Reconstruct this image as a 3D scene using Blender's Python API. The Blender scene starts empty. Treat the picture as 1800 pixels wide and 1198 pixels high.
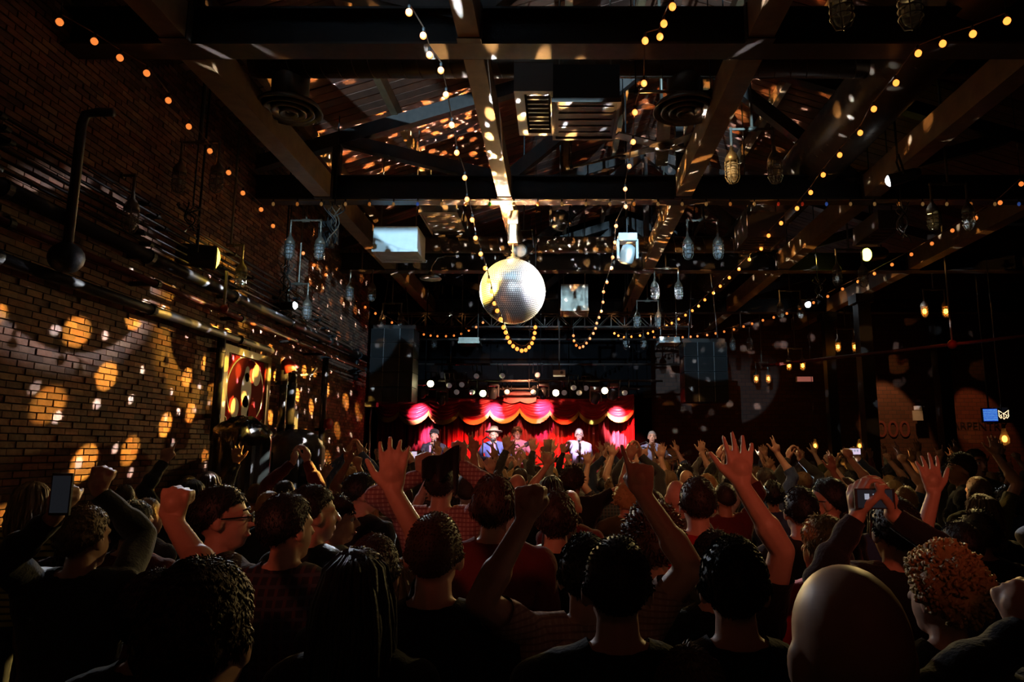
import bpy, bmesh, math, random
import numpy as np
from mathutils import Vector, Matrix, Euler

random.seed(7)
rng = np.random.default_rng(11)
SC = bpy.context.scene
COL = SC.collection
R = math.radians

# ------------------------------------------------------------------ camera
F_PX, HX, PY0, TILT, CAM_Z = 1200.0, 985.0, 599.0, R(9.05), 2.0
cam_d = bpy.data.cameras.new('camera')
cam = bpy.data.objects.new('camera', cam_d)
COL.objects.link(cam)
cam_d.sensor_width = 36.0
cam_d.lens = F_PX / 1800.0 * 36.0
cam_d.shift_x = -(HX - 900.0) / 1800.0
cam_d.clip_start = 0.05
cam.location = (0, 0, CAM_Z)
cam.rotation_euler = (R(90) + TILT, 0, 0)
SC.camera = cam

def P(x, y, d):
    """world point seen at photograph pixel (x, y) at distance d along +Y"""
    u, v = (x - HX) / F_PX, (PY0 - y) / F_PX
    t = d / (math.cos(TILT) - v * math.sin(TILT))
    return Vector((u * t, d, CAM_Z + (math.sin(TILT) + v * math.cos(TILT)) * t))

def proj(p):
    x, y, z = p[0], p[1], p[2] - CAM_Z
    fwd = y * math.cos(TILT) + z * math.sin(TILT)
    up = -y * math.sin(TILT) + z * math.cos(TILT)
    return HX + F_PX * x / fwd, PY0 - F_PX * up / fwd

# ------------------------------------------------------------------ world, exposure
w = bpy.data.worlds.new('world'); SC.world = w
w.use_nodes = True
w.node_tree.nodes['Background'].inputs[0].default_value = (0.5, 0.38, 0.3, 1)
w.node_tree.nodes['Background'].inputs[1].default_value = 0.002
SC.view_settings.view_transform = 'Standard'
SC.view_settings.look = 'None'
SC.view_settings.gamma = 1.0
SC.view_settings.use_curve_mapping = False
SC.view_settings.exposure = 0.0
SC.cycles.max_bounces = 4
SC.cycles.diffuse_bounces = 1
SC.cycles.use_adaptive_sampling = True
SC.cycles.adaptive_threshold = 0.035
SC.cycles.glossy_bounces = 3
SC.cycles.transparent_max_bounces = 8
SC.cycles.caustics_reflective = False
SC.cycles.caustics_refractive = False
SC.cycles.use_denoising = True
SC.cycles.sample_clamp_indirect = 4.0

# ------------------------------------------------------------------ lights
BALL = P(901, 512, 8.95)
BALL_R = 0.44

def aim(o, target):
    d = Vector(target) - o.location
    o.rotation_euler = d.to_track_quat('-Z', 'Y').to_euler()

def spot(name, loc, target, watts, col, angle, blend=0.15, size=0.05):
    l = bpy.data.lights.new(name, 'SPOT')
    l.energy = watts; l.color = col; l.spot_size = R(angle); l.spot_blend = blend
    l.shadow_soft_size = size
    o = bpy.data.objects.new(name, l); COL.objects.link(o)
    o.location = loc; aim(o, target)
    return o

def point(name, loc, watts, col, size=0.05):
    l = bpy.data.lights.new(name, 'POINT'); l.energy = watts; l.color = col; l.shadow_soft_size = size
    o = bpy.data.objects.new(name, l); COL.objects.link(o); o.location = loc
    return o

def light_nodes(o, white, gold, row0=0.0, wspace=5.0, gspace=9.0, gold_el=(-40, 6), wr=0.1, gr=0.26, white_el=None, axis=None, win=0, wcol=(0.9, 0.95, 1.0), gcol=(1.0, 0.6, 0.1)):
    """the mirror ball throws a lattice of small spots: a real lamp with a patterned lens"""
    l = o.data; l.use_nodes = True
    nt = l.node_tree; N = nt.nodes; L = nt.links
    N.clear()
    out = N.new('ShaderNodeOutputLight'); em = N.new('ShaderNodeEmission')
    tc = N.new('ShaderNodeTexCoord'); sep = N.new('ShaderNodeSeparateXYZ')
    L.new(tc.outputs['Normal'], sep.inputs[0])
    def m(op, a, b=None, c=None):
        n = N.new('ShaderNodeMath'); n.operation = op
        for i, q in enumerate((a, b, c)):
            if q is None: continue
            if isinstance(q, (int, float)): n.inputs[i].default_value = q
            else: L.new(q, n.inputs[i])
        return n.outputs[0]
    az = m('ARCTAN2', sep.outputs[1], sep.outputs[0])
    el = m('ARCSINE', sep.outputs[2])
    def lattice(space, rad, stretch, jit, keep, seed, elr=None):
        s = math.radians(space)
        rowf = m('ADD', m('DIVIDE', el, s), row0 + seed)
        row = m('FLOOR', rowf)
        colf = m('ADD', m('DIVIDE', az, s), m('MULTIPLY', m('FRACT', m('MULTIPLY', row, 0.37)), 1.0))
        col_ = m('FLOOR', colf)
        cell = N.new('ShaderNodeCombineXYZ')
        L.new(col_, cell.inputs[0]); L.new(row, cell.inputs[1]); cell.inputs[2].default_value = seed
        wn = N.new('ShaderNodeTexWhiteNoise'); wn.noise_dimensions = '3D'
        L.new(cell.outputs[0], wn.inputs['Vector'])
        sc_ = N.new('ShaderNodeSeparateColor'); L.new(wn.outputs['Color'], sc_.inputs[0])
        fx = m('SUBTRACT', m('FRACT', colf), m('ADD', 0.5, m('MULTIPLY', m('SUBTRACT', sc_.outputs[0], 0.5), jit)))
        fy = m('SUBTRACT', m('FRACT', rowf), m('ADD', 0.5, m('MULTIPLY', m('SUBTRACT', sc_.outputs[1], 0.5), jit)))
        fx = m('MULTIPLY', fx, m('COSINE', el))
        fy = m('DIVIDE', fy, stretch)
        dist = m('SQRT', m('ADD', m('MULTIPLY', fx, fx), m('MULTIPLY', fy, fy)))
        a = m('SMOOTH_MIN', 1.0, m('MULTIPLY', m('MAXIMUM', m('SUBTRACT', rad, dist), 0.0), 5.0 / rad), 0.05)
        a = m('MULTIPLY', a, m('LESS_THAN', wn.outputs['Value'], keep))
        a = m('MULTIPLY', a, m('ADD', 0.25, m('MULTIPLY', sc_.outputs[2], 1.1)))
        if elr:
            a = m('MULTIPLY', a, m('GREATER_THAN', el, R(elr[0])))
            a = m('MULTIPLY', a, m('LESS_THAN', el, R(elr[1])))
        return a
    aw = m('MULTIPLY', lattice(wspace, wr, 1.35, 0.55, 0.72, 0.5, white_el), white)
    vec = N.new('ShaderNodeMix'); vec.data_type = 'RGBA'; vec.blend_type = 'ADD'
    def scaled(val, col):
        n = N.new('ShaderNodeVectorMath'); n.operation = 'SCALE'
        n.inputs[0].default_value = col; L.new(val, n.inputs['Scale'])
        return n.outputs[0]
    add = N.new('ShaderNodeVectorMath'); add.operation = 'ADD'
    L.new(scaled(aw, wcol), add.inputs[0])
    if gold:
        ag = m('MULTIPLY', lattice(gspace, gr, 1.15, 0.45, 0.85, 3.2, gold_el), gold)
        L.new(scaled(ag, gcol), add.inputs[1])
    L.new(add.outputs[0], em.inputs['Color'])
    if axis:      # each added light only shines out from its own side of the ball
        ax_ = Vector(axis).normalized()
        dp = m('ADD', m('MULTIPLY', sep.outputs[0], ax_.x), m('MULTIPLY', sep.outputs[1], ax_.y))
        L.new(m('MULTIPLY', m('GREATER_THAN', dp, win), 1.0), em.inputs['Strength'])
    else:
        em.inputs['Strength'].default_value = 1.0
    L.new(em.outputs[0], out.inputs[0])

WARM, GOLD, COOL = (1.0, 0.62, 0.28), (1.0, 0.72, 0.12), (0.62, 0.82, 1.0)
LAMP_WR = P(1422, 535, 15.3)      # the four follow lamps that strike the mirror ball
LAMP_YR = P(1527, 447, 11.3)
LAMP_WL = P(512, 537, 9.3)
LAMP_YL = P(371, 452, 7.1)
def toward(a, b, s): return Vector(a) + (Vector(b) - Vector(a)).normalized() * s
spot('white_follow_light', toward(LAMP_WR, BALL, .1), BALL, 9000, (.86, .9, 1), 7.4, .5, .03)
spot('yellow_follow_light', toward(LAMP_YR, BALL, .12), BALL, 5600, (1, .64, .1), 11.6, .5, .03)
spot('white_left_light', toward(LAMP_WL, BALL, .1), BALL, 4600, (.85, .93, 1), 9.5, .3, .03)
spot('yellow_left_light', toward(LAMP_YL, BALL, .12), BALL + Vector((0, 0, .1)), 5500, (1, .62, .08), 11, .3, .03)
LAMP_TR = Vector((3.75, 7.3, 5.0))  # added lamp, whitens the right side of the mirror ball
spot('added_white_right_light', toward(LAMP_TR, BALL, .1), BALL, 4600, (.88, .93, 1), 10, .3, .03)
spot('added_yellow_top_light', (-1.05, 6.5, 5.5), BALL + Vector((-.05, 0, .25)), 900, (1, .62, .06), 13, .4, .03)  # added lamp without a fixture, yellows the top of the ball
# cool front-of-house lamps behind the camera, hung between two cross beams that cut their beams off at the top
COOL2 = (.42, .74, 1.0)
spot('front_cool_light', (2.0, -1.2, 5.26), BALL + Vector((.5, 0, 2.65)), 5000, COOL2, 29.5, .04, .02)
spot('front_cool_light', (-2.0, -1.2, 5.26), BALL + Vector((.0, 0, 2.65)), 5000, COOL2, 29.5, .04, .02)
spot('front_cool_light', (1.2, -1.2, 5.26), (-2.75, 8.9, 4.7), 3200, COOL2, 9.6, .12, .02)
spot('front_cool_light', (-1.2, -1.2, 5.26), (1.66, 8.8, 4.66), 2800, COOL2, 8.2, .12, .02)
spot('front_cool_light', (.3, -1.2, 5.26), BALL, 1500, (.72, .86, 1), 5.6, .3, .02)
# added point lights for the soft gold scatter of the ball on roof and timbers
point('added_ball_scatter', BALL + Vector((-.05, -.1, .62)), 9, (1, .55, .18), .05)
point('added_ball_scatter', BALL + Vector((-.3, -.5, .2)), 3, (1, .6, .22), .05)
point('added_ball_scatter', BALL + Vector((.4, -.4, .2)), 9, (1, .55, .2), .05)
for nm, off, wv, gv, axis, win, wel, gel, gs, gr_, seed in (
        ('fleck_light_left', (-.5, -.16, -.02), 6.0, 5.0, (-1, -.25), .25, (-60, -2), (-36, -12), 7.0, .215, .31),
        ('fleck_light_front', (.05, -.53, .05), 6.0, 3.0, (0, -1), .75, (-60, 60), (-10, 60), 7.0, .17, .72),
        ('fleck_light_right', (.5, .18, .0), 3.2, 1.5, (1, .2), .3, (-40, 50), (-30, 60), 7.0, .16, .13),
        ('fleck_light_top', (-.1, -.25, .56), 5.0, 2.4, None, 0, (25, 90), (25, 90), 7.0, .19, .55),
        ('fleck_light_rear', (.0, .53, .1), 5.0, 1.0, (0, 1), .3, (-6, 40), (-6, 60), 7.0, .15, .44)):
    o = point(nm, BALL + Vector(off), 900, (1, 1, 1), .012)  # added point lights in place of spots reflected by the tiles
    light_nodes(o, wv, gv, row0=seed, gold_el=gel, white_el=wel, axis=axis, win=win, wspace=4.4, gspace=gs, gr=gr_, gcol=(1, .55, .1) if 'left' in nm else (1, .5, .16))
# added reddish lamps behind the camera, aimed to catch the raised arms
spot('added_red_light', (1.2, -1.6, 3.3), (1.0, 3.0, 2.4), 150, (1, .2, .11), 30, .55, .15)
spot('added_red_light', (-1.6, -1.6, 3.3), (-.8, 3.0, 2.4), 130, (1, .2, .11), 30, .55, .15)
spot('added_red_light', (.4, -2.2, 4.6), (.6, 3.2, 1.9), 4, (1, .28, .16), 95, .9, .15)
# added gold floods without fixtures, warming the middle of the crowd
spot('added_gold_flood', (1.2, 5.6, 5.0), (1.6, 8.6, 1.8), 120, (1, .58, .2), 80, .8, .1)
spot('added_gold_flood', (-1.2, 5.6, 5.0), (-1.0, 8.6, 1.8), 35, (1, .58, .2), 50, .8, .1)

# ------------------------------------------------------------------ materials
MATS = {}
def mat(name, col=(.5, .5, .5), rough=.6, metal=0.0, emit=None, estr=0.0, spec=.5, bump=None, noise=None, sheen=0):
    if name in MATS: return MATS[name]
    m = bpy.data.materials.new(name); m.use_nodes = True
    nt = m.node_tree; b = nt.nodes['Principled BSDF']
    b.inputs['Base Color'].default_value = (*col, 1)
    b.inputs['Roughness'].default_value = rough
    b.inputs['Metallic'].default_value = metal
    b.inputs['Specular IOR Level'].default_value = spec
    if sheen: b.inputs['Sheen Weight'].default_value = sheen
    if emit:
        b.inputs['Emission Color'].default_value = (*emit, 1); b.inputs['Emission Strength'].default_value = estr
    if noise or bump:
        tc = nt.nodes.new('ShaderNodeTexCoord')
        nz = nt.nodes.new('ShaderNodeTexNoise')
        nz.inputs['Scale'].default_value = (noise or bump)[0]; nz.inputs['Detail'].default_value = 4
        nt.links.new(tc.outputs['Object'], nz.inputs['Vector'])
        if noise:
            k = noise[1]
            mx = nt.nodes.new('ShaderNodeMix'); mx.data_type = 'RGBA'
            mx.inputs[6].default_value = (*[c * (1 - k) for c in col], 1)
            mx.inputs[7].default_value = (*[min(1, c * (1 + k)) for c in col], 1)
            nt.links.new(nz.outputs[0], mx.inputs[0]); nt.links.new(mx.outputs[2], b.inputs['Base Color'])
        if bump:
            bp = nt.nodes.new('ShaderNodeBump'); bp.inputs['Strength'].default_value = bump[1]; bp.inputs['Distance'].default_value = .01
            nt.links.new(nz.outputs[0], bp.inputs['Height']); nt.links.new(bp.outputs[0], b.inputs['Normal'])
    MATS[name] = m
    return m

def glass_mat(name, tint=(1, 1, 1), amount=.25):
    if name in MATS: return MATS[name]
    m = bpy.data.materials.new(name); m.use_nodes = True
    nt = m.node_tree; nt.nodes.clear()
    o = nt.nodes.new('ShaderNodeOutputMaterial'); mx = nt.nodes.new('ShaderNodeMixShader')
    tr = nt.nodes.new('ShaderNodeBsdfTransparent'); tr.inputs[0].default_value = (*tint, 1)
    gl = nt.nodes.new('ShaderNodeBsdfPrincipled'); gl.inputs['Base Color'].default_value = (.75, .78, .8, 1)
    gl.inputs['Roughness'].default_value = .18
    mx.inputs[0].default_value = amount
    nt.links.new(tr.outputs[0], mx.inputs[1]); nt.links.new(gl.outputs[0], mx.inputs[2]); nt.links.new(mx.outputs[0], o.inputs[0])
    MATS[name] = m
    return m

M_BLACK = mat('black_paint', (.010, .009, .009), .55, bump=(60, .15))
M_DRAPE = mat('black_drape', (.006, .0055, .006), .95, spec=.05)
M_STEEL = mat('painted_steel', (.045, .032, .026), .45, noise=(14, .5), bump=(40, .2))
M_WOOD = mat('old_timber', (.24, .15, .075), .5, noise=(7, .55), bump=(30, .35))
M_PLANK = [mat('roof_plank_%s' % n, c, .7, noise=(9, .4), bump=(50, .3)) for n, c in
           (('brown', (.2, .085, .05)), ('rust', (.26, .095, .05)), ('dark', (.14, .062, .042)))]
M_GALV = mat('galvanised_steel', (.2, .17, .13), .42, .55, noise=(20, .35))
M_DUCT = mat('duct_metal', (.13, .10, .07), .4, .45, noise=(6, .4))
M_BRICK = [mat('brick_%s' % n, c, .85, noise=(22, .4), bump=(70, .5)) for n, c in
           (('red', (.30, .13, .075)), ('brown', (.23, .115, .07)), ('dark', (.15, .075, .05)), ('pale', (.36, .2, .12)))]
M_MORTAR = mat('mortar', (.11, .085, .07), .95, noise=(30, .3))
M_RED_PIPE = mat('red_paint', (.42, .045, .025), .4)
M_GREY = mat('grey_paint', (.22, .22, .22), .5)
M_WHITE = mat('white_enamel', (.62, .64, .62), .45, noise=(10, .15))
M_CHROME = mat('chrome', (.7, .7, .7), .2, 1.0)
M_CABLE = mat('black_rubber', (.018, .016, .015), .6)
M_GLASS = glass_mat('clear_glass')
M_AMBER_GLASS = glass_mat('amber_glass', (1, .75, .4), .2)
M_FIL = mat('glowing_filament', (1, .6, .2), .5, emit=(1, .42, .08), estr=18)
M_BULB = mat('lit_bulb', (1, .7, .3), .4, emit=(1, .26, .038), estr=2.6)
M_BULB_FAR = mat('lit_bulb_dim', (1, .7, .3), .4, emit=(1, .25, .045), estr=1.0)

# ------------------------------------------------------------------ mesh helpers
class MB:
    def __init__(s): s.v = []; s.f = []; s.m = []
    def add(s, v, f, mi=0):
        o = len(s.v); s.v += [tuple(q) for q in v]; s.f += [tuple(i + o for i in q) for q in f]; s.m += [mi] * len(f)
        return s
    def box(s, lo, hi, rot=None, mi=0):
        lo = Vector(lo); hi = Vector(hi)
        vs = [Vector((x, y, z)) for z in (lo.z, hi.z) for y in (lo.y, hi.y) for x in (lo.x, hi.x)]
        if rot is not None:
            c = (lo + hi) / 2; vs = [c + rot @ (q - c) for q in vs]
        return s.add(vs, [(0, 2, 3, 1), (4, 5, 7, 6), (0, 1, 5, 4), (2, 6, 7, 3), (0, 4, 6, 2), (1, 3, 7, 5)], mi)
    def cbox(s, c, size, rot=None, mi=0):
        c = Vector(c); h = Vector(size) / 2
        return s.box(c - h, c + h, rot, mi)
    def bar(s, a, b, wd, ht, mi=0):
        """rectangular bar from a to b"""
        a = Vector(a); b = Vector(b); d = (b - a).normalized()
        up = Vector((0, 0, 1)) if abs(d.z) < .95 else Vector((0, 1, 0))
        x = d.cross(up).normalized(); y = x.cross(d).normalized()
        vs = [p + x * (sx * wd / 2) + y * (sy * ht / 2) for p in (a, b) for sx, sy in ((-1, -1), (1, -1), (1, 1), (-1, 1))]
        return s.add(vs, [(0, 1, 2, 3)[::-1], (4, 5, 6, 7), (0, 1, 5, 4), (1, 2, 6, 5), (2, 3, 7, 6), (3, 0, 4, 7)], mi)
    def tube(s, pts, r, n=8, mi=0, cap=True):
        pts = [Vector(p) for p in pts]; k = len(pts)
        rs = r if isinstance(r, (list, tuple)) else [r] * k
        vs = []; prev = None
        for i, p in enumerate(pts):
            d = (pts[min(i + 1, k - 1)] - pts[max(i - 1, 0)]).normalized()
            if prev is None:
                x = d.orthogonal().normalized()
            else:
                x = (prev - d * prev.dot(d)).normalized()
            prev = x; y = d.cross(x)
            vs += [p + (x * math.cos(2 * math.pi * j / n) + y * math.sin(2 * math.pi * j / n)) * rs[i] for j in range(n)]
        fs = [(i * n + j, i * n + (j + 1) % n, (i + 1) * n + (j + 1) % n, (i + 1) * n + j) for i in range(k - 1) for j in range(n)]
        if cap: fs += [tuple(range(n))[::-1], tuple((k - 1) * n + j for j in range(n))]
        return s.add(vs, fs, mi)
    def lathe(s, prof, c=(0, 0, 0), axis=(0, 0, 1), n=16, mi=0):
        """profile of (radius, height) along axis"""
        a = Vector(axis).normalized(); x = a.orthogonal().normalized(); y = a.cross(x); c = Vector(c)
        vs = [c + a * h + (x * math.cos(2 * math.pi * j / n) + y * math.sin(2 * math.pi * j / n)) * r for r, h in prof for j in range(n)]
        k = len(prof)
        fs = [(i * n + j, i * n + (j + 1) % n, (i + 1) * n + (j + 1) % n, (i + 1) * n + j) for i in range(k - 1) for j in range(n)]
        fs += [tuple(range(n))[::-1], tuple((k - 1) * n + j for j in range(n))]
        return s.add(vs, fs, mi)
    def ball(s, c, r, n=10, m=7, sx=1, sy=1, sz=1, mi=0, rot=None):
        c = Vector(c); vs = []
        for i in range(m + 1):
            th = math.pi * i / m
            for j in range(n):
                q = Vector((r * sx * math.sin(th) * math.cos(2 * math.pi * j / n), r * sy * math.sin(th) * math.sin(2 * math.pi * j / n), -r * sz * math.cos(th)))
                vs.append(c + (rot @ q if rot is not None else q))
        fs = [(i * n + j, i * n + (j + 1) % n, (i + 1) * n + (j + 1) % n, (i + 1) * n + j) for i in range(m) for j in range(n)]
        return s.add(vs, fs, mi)
    def mesh(s, name, mats, smooth=False):
        me = bpy.data.meshes.new(name); me.from_pydata(s.v, [], s.f)
        for q in (mats if isinstance(mats, (list, tuple)) else [mats]): me.materials.append(q)
        if isinstance(mats, (list, tuple)) and len(mats) > 1:
            me.polygons.foreach_set('material_index', s.m)
        if smooth: me.shade_smooth()
        me.update()
        return me
    def build(s, name, mats, parent=None, smooth=False):
        o = bpy.data.objects.new(name, s.mesh(name, mats, smooth)); COL.objects.link(o)
        if parent is not None:
            o.parent = parent
            o.matrix_parent_inverse = Matrix.Identity(4)
        return o

def empty(name, loc=(0, 0, 0), rz=0):
    o = bpy.data.objects.new(name, None); COL.objects.link(o)
    o.location = loc; o.rotation_euler = (0, 0, rz); o.empty_display_size = .1
    return o
def tag(o, label, cat, group=None, kind=None):
    o['label'] = label
    if cat: o['category'] = cat
    if group: o['group'] = group
    if kind: o['kind'] = kind
    return o
def struct(o, label=None):
    o['kind'] = 'structure'
    if label: o['label'] = label
    return o
def copy_tree(o, parent=None):
    c = o.copy(); COL.objects.link(c); c.parent = parent
    for ch in list(o.children): copy_tree(ch, c)
    return c
def child(me, name, parent, loc=(0, 0, 0)):
    o = bpy.data.objects.new(name, me); COL.objects.link(o); o.parent = parent; o.location = loc
    return o
# ================================================================== the setting
H = CAM_Z + 3.2                      # underside of the beams
WX = -4.0                            # face of the left wall
YB = [5.12, 8.54, 12.1, 15.9, 1.7, -2.9]   # cross beams (the last two lie behind the top edge of the picture)
def zroof(X): return (RZ0 + (RZR - RZ0) * ((X - RX0) / (RXR - RX0) if X < RXR else (RX1 - X) / (RX1 - RXR))) if X < RX1 - .1 else 8.36
RX0, RZ0, RXR, RZR, RX1 = -4.1, 5.95, 1.58, 7.75, 7.3
XB = [-3.05, -.72, 1.58, 4.0, 6.35]  # long timbers

fl = struct(MB().box((-9, -4, -.2), (14, 21, 0)).build('floor', mat('dark_floor', (.05, .04, .035), .6, noise=(3, .3))), 'dark concrete floor hidden under the crowd')

# left wall: mortar bed with every brick proud of it
wl = struct(MB().box((WX - .3, -4, 0), (WX - .012, 14.0, 6.1)).build('wall_left', M_MORTAR), 'brown brick side wall with pipes and light spots')
BL, BH, JT = .152, .045, .009
bricks = []
row = 0; z = 1.15
while z < 6.0:
    y = 4.35 + (0 if row % 2 else -(BL + JT) / 2)
    while y < 13.95:
        ln = min(BL, 13.98 - y)
        if ln > .05: bricks.append((y, z, ln, random.choice((0, 0, 0, 1, 1, 1, 2, 2, 3)), random.uniform(-.004, .007)))
        y += BL + JT
    z += BH + JT; row += 1
def bscore(b):
    x, y = proj((WX, b[0] + BL / 2, b[1] + BH / 2))
    if x < -5 or y < 0 or y > 850: return 0
    return 1 / b[0]
order = sorted(range(len(bricks)), key=lambda i: -bscore(bricks[i]))
near = set(order[:300])
bm_ = {}
rest = MB()
for i, (y, z, ln, c, pr) in enumerate(bricks):
    if i in near and ln > BL - .01:
        if c not in bm_:
            bm_[c] = MB().box((-.03, 0, 0), (.010, BL, BH)).mesh('brick', M_BRICK[c])
        o = child(bm_[c], 'brick', wl, (WX - .008 + pr, y, z))
    else:
        rest.box((WX - .03, y, z), (WX + .004 + pr, y + ln, z + BH), mi=c)
o = rest.build('brick_courses', M_BRICK, wl); o['kind'] = 'stuff'

# back and right walls: too far and dark to tell the bricks apart
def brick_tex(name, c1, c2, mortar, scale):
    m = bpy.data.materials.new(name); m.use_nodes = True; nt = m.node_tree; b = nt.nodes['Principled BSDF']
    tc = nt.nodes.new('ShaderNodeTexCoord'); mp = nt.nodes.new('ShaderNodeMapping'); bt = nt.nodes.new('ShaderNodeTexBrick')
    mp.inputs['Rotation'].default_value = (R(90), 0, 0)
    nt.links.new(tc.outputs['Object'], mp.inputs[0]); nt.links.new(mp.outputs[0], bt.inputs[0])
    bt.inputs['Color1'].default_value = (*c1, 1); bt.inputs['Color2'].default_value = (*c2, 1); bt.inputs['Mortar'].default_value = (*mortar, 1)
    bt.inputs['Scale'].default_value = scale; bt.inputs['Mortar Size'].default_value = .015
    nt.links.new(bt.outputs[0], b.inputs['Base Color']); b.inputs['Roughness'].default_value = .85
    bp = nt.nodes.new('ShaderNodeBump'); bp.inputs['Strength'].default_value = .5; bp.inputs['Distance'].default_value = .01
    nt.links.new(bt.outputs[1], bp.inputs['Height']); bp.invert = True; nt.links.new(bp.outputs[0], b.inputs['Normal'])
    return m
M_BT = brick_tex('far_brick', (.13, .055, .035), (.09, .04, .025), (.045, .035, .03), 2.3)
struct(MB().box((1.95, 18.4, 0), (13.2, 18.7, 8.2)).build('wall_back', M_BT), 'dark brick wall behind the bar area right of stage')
struct(MB().box((13.0, -4, 0), (13.2, 18.5, 8.2)).build('wall_right', M_DRAPE), 'black side wall in the dark right of the room')
struct(MB().box((-9, 17.2, 0), (2.3, 17.4, 8.2)).build('wall_stage', M_DRAPE), 'black rear wall of the stage')
struct(MB().box((-9.2, 14.0, 0), (-4.02, 14.2, 8.2)).build('wall_wing', M_DRAPE), 'black wall closing the side wing of the stage')
struct(MB().box((-9.2, -4.2, 0), (13.2, -4.0, 8.2)).build('wall_rear', M_DRAPE), 'black wall behind the audience')

# pitched plank roof over the beams
ce = struct(MB().box((-4.4, -4, 8.35), (13.2, 18.6, 8.5)).build('ceiling', M_BLACK), 'plank roof underside above the beams')
pw = .155
def roof_plank(side):
    a, b = ((RX0, RZ0), (RXR, RZR)) if side == 0 else ((RXR, RZR), (RX1, RZ0))
    mb = MB(); g = .006
    vs = [(x, y, zz + t) for t in (0, .03) for (x, zz) in (a, b) for y in (g, pw - g)]
    mb.add(vs, [(0, 1, 3, 2), (4, 6, 7, 5), (0, 4, 5, 1), (2, 3, 7, 6), (0, 2, 6, 4), (1, 5, 7, 3)])
    return mb
pms = {(sd, c): roof_plank(sd).mesh('plank', M_PLANK[c]) for sd in (0, 1) for c in (0, 1, 2)}
y = -1.0
while y < 15.8:
    for sd in (0, 1):
        child(pms[(sd, random.choice((0, 0, 1, 2)))], 'plank', ce, (0, y, random.uniform(0, .008)))
    y += pw
# purlins under the planks
for X in (-3.3, -2.2, -1.1, 0.1, 1.0, 2.2, 3.2, 4.3, 5.5):
    zz = RZ0 + (RZR - RZ0) * ((X - RX0) / (RXR - RX0) if X < RXR else (RX1 - X) / (RX1 - RXR))
    MB().box((X - .045, 0, zz - .17), (X + .045, 15.8, zz + .0)).build('roof_purlin', M_WOOD, ce)

# steel cross beams with a roof truss on each
for i, Yb in enumerate(YB):
    e = empty('roof_truss', (0, Yb, H))
    struct(e, ['black steel cross beam nearest the camera', 'black steel cross beam carrying small pale bulbs, just before the mirror ball',
               'dark steel cross beam behind the mirror ball', 'steel cross beam above the stage edge', 'black steel cross beam above the camera', 'black steel cross beam behind the camera'][i])
    x0, x1 = WX - .1, 12.5
    MB().box((x0, -.11, 0), (x1, .11, .02)).build('bottom_flange', M_STEEL, e)
    MB().box((x0, -.012, .02), (x1, .012, .31)).build('web', M_BLACK, e)
    MB().box((x0, -.11, .31), (x1, .11, .33)).build('top_flange', M_BLACK, e)
    zl = lambda X: (RZ0 + (RZR - RZ0) * ((X - RX0) / (RXR - RX0) if X < RXR else (RX1 - X) / (RX1 - RXR))) - H - .26
    MB().bar((RX0, 0, zl(RX0)), (RXR, 0, zl(RXR)), .14, .18).build('top_chord', M_STEEL, e)
    MB().bar((RXR, 0, zl(RXR)), (RX1, 0, zl(RX1)), .14, .18).build('top_chord', M_STEEL, e)
    for xa, xb in ((-.72, -2.95), (-.72, 1.58), (3.88, 1.58), (3.88, 6.0)):
        MB().bar((xa, 0, .3), (xb, 0, zl(xb) + .02), .13, .16).build('diagonal', M_STEEL, e)
    for xa in (-2.95, 1.58):
        MB().bar((xa, 0, .3), (xa, 0, zl(xa)), .1, .1).build('post', M_STEEL, e)

# long timbers, one length per bay
for X in XB:
    lab = {-3.05: 'left timber nearest the brick wall', -.72: 'timber above the mirror ball', 1.58: 'timber right of the mirror ball',
           4.0: 'timber along the big spiral duct', 6.35: 'timber far right in the dark'}[X]
    ys = [-3.9] + sorted(YB) + [18.3]
    e = struct(empty('long_timber', (X, 0, H)), 'brown ' + lab)
    for a, b in zip(ys[:-1], ys[1:]):
        wd = .10 if X != -.72 else .085
        MB().box((-wd, a + .115, .0), (wd, b - .115, .30)).build('timber', M_WOOD, e)
    for yb in YB:      # hanger strap where it meets the steel
        MB().box((-wd - .012, yb - .2, -.012), (wd + .012, yb - .13, .30)).build('hanger_strap', M_STEEL, e)

# stage platform
st = struct(MB().box((-8.9, 13.0, 0), (2.6, 17.2, .66)).box((-8.9, 12.98, .55), (2.6, 13.0, .66), mi=1).build('floor_stage', [mat('stage_deck', (.03, .022, .02), .5), M_BLACK]), 'low black stage platform')
# dark pillars on the right
for i, (px, yt, d, wd) in enumerate(((1530, 600, 14.0, .26), (1466, 600, 16.0, .22), (1665, 600, 16.5, .3))):
    p = P(px, 760, d)
    e = struct(MB().box((p.x - wd / 2, d - wd / 2, 0), (p.x + wd / 2, d + wd / 2, H)).box((p.x - wd / 2 - .05, d - wd / 2 - .05, 0), (p.x + wd / 2 + .05, d + wd / 2 + .05, .2))
        .box((p.x - wd / 2 - .06, d - wd / 2 - .06, H - .18), (p.x + wd / 2 + .06, d + wd / 2 + .06, H)).build('trim_%d' % (i + 1), M_BLACK),
        ['black pillar left of the lit brick panel', 'thin black pillar near the warm jar lamps', 'black pillar right of the white wall sign'][i])
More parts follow.
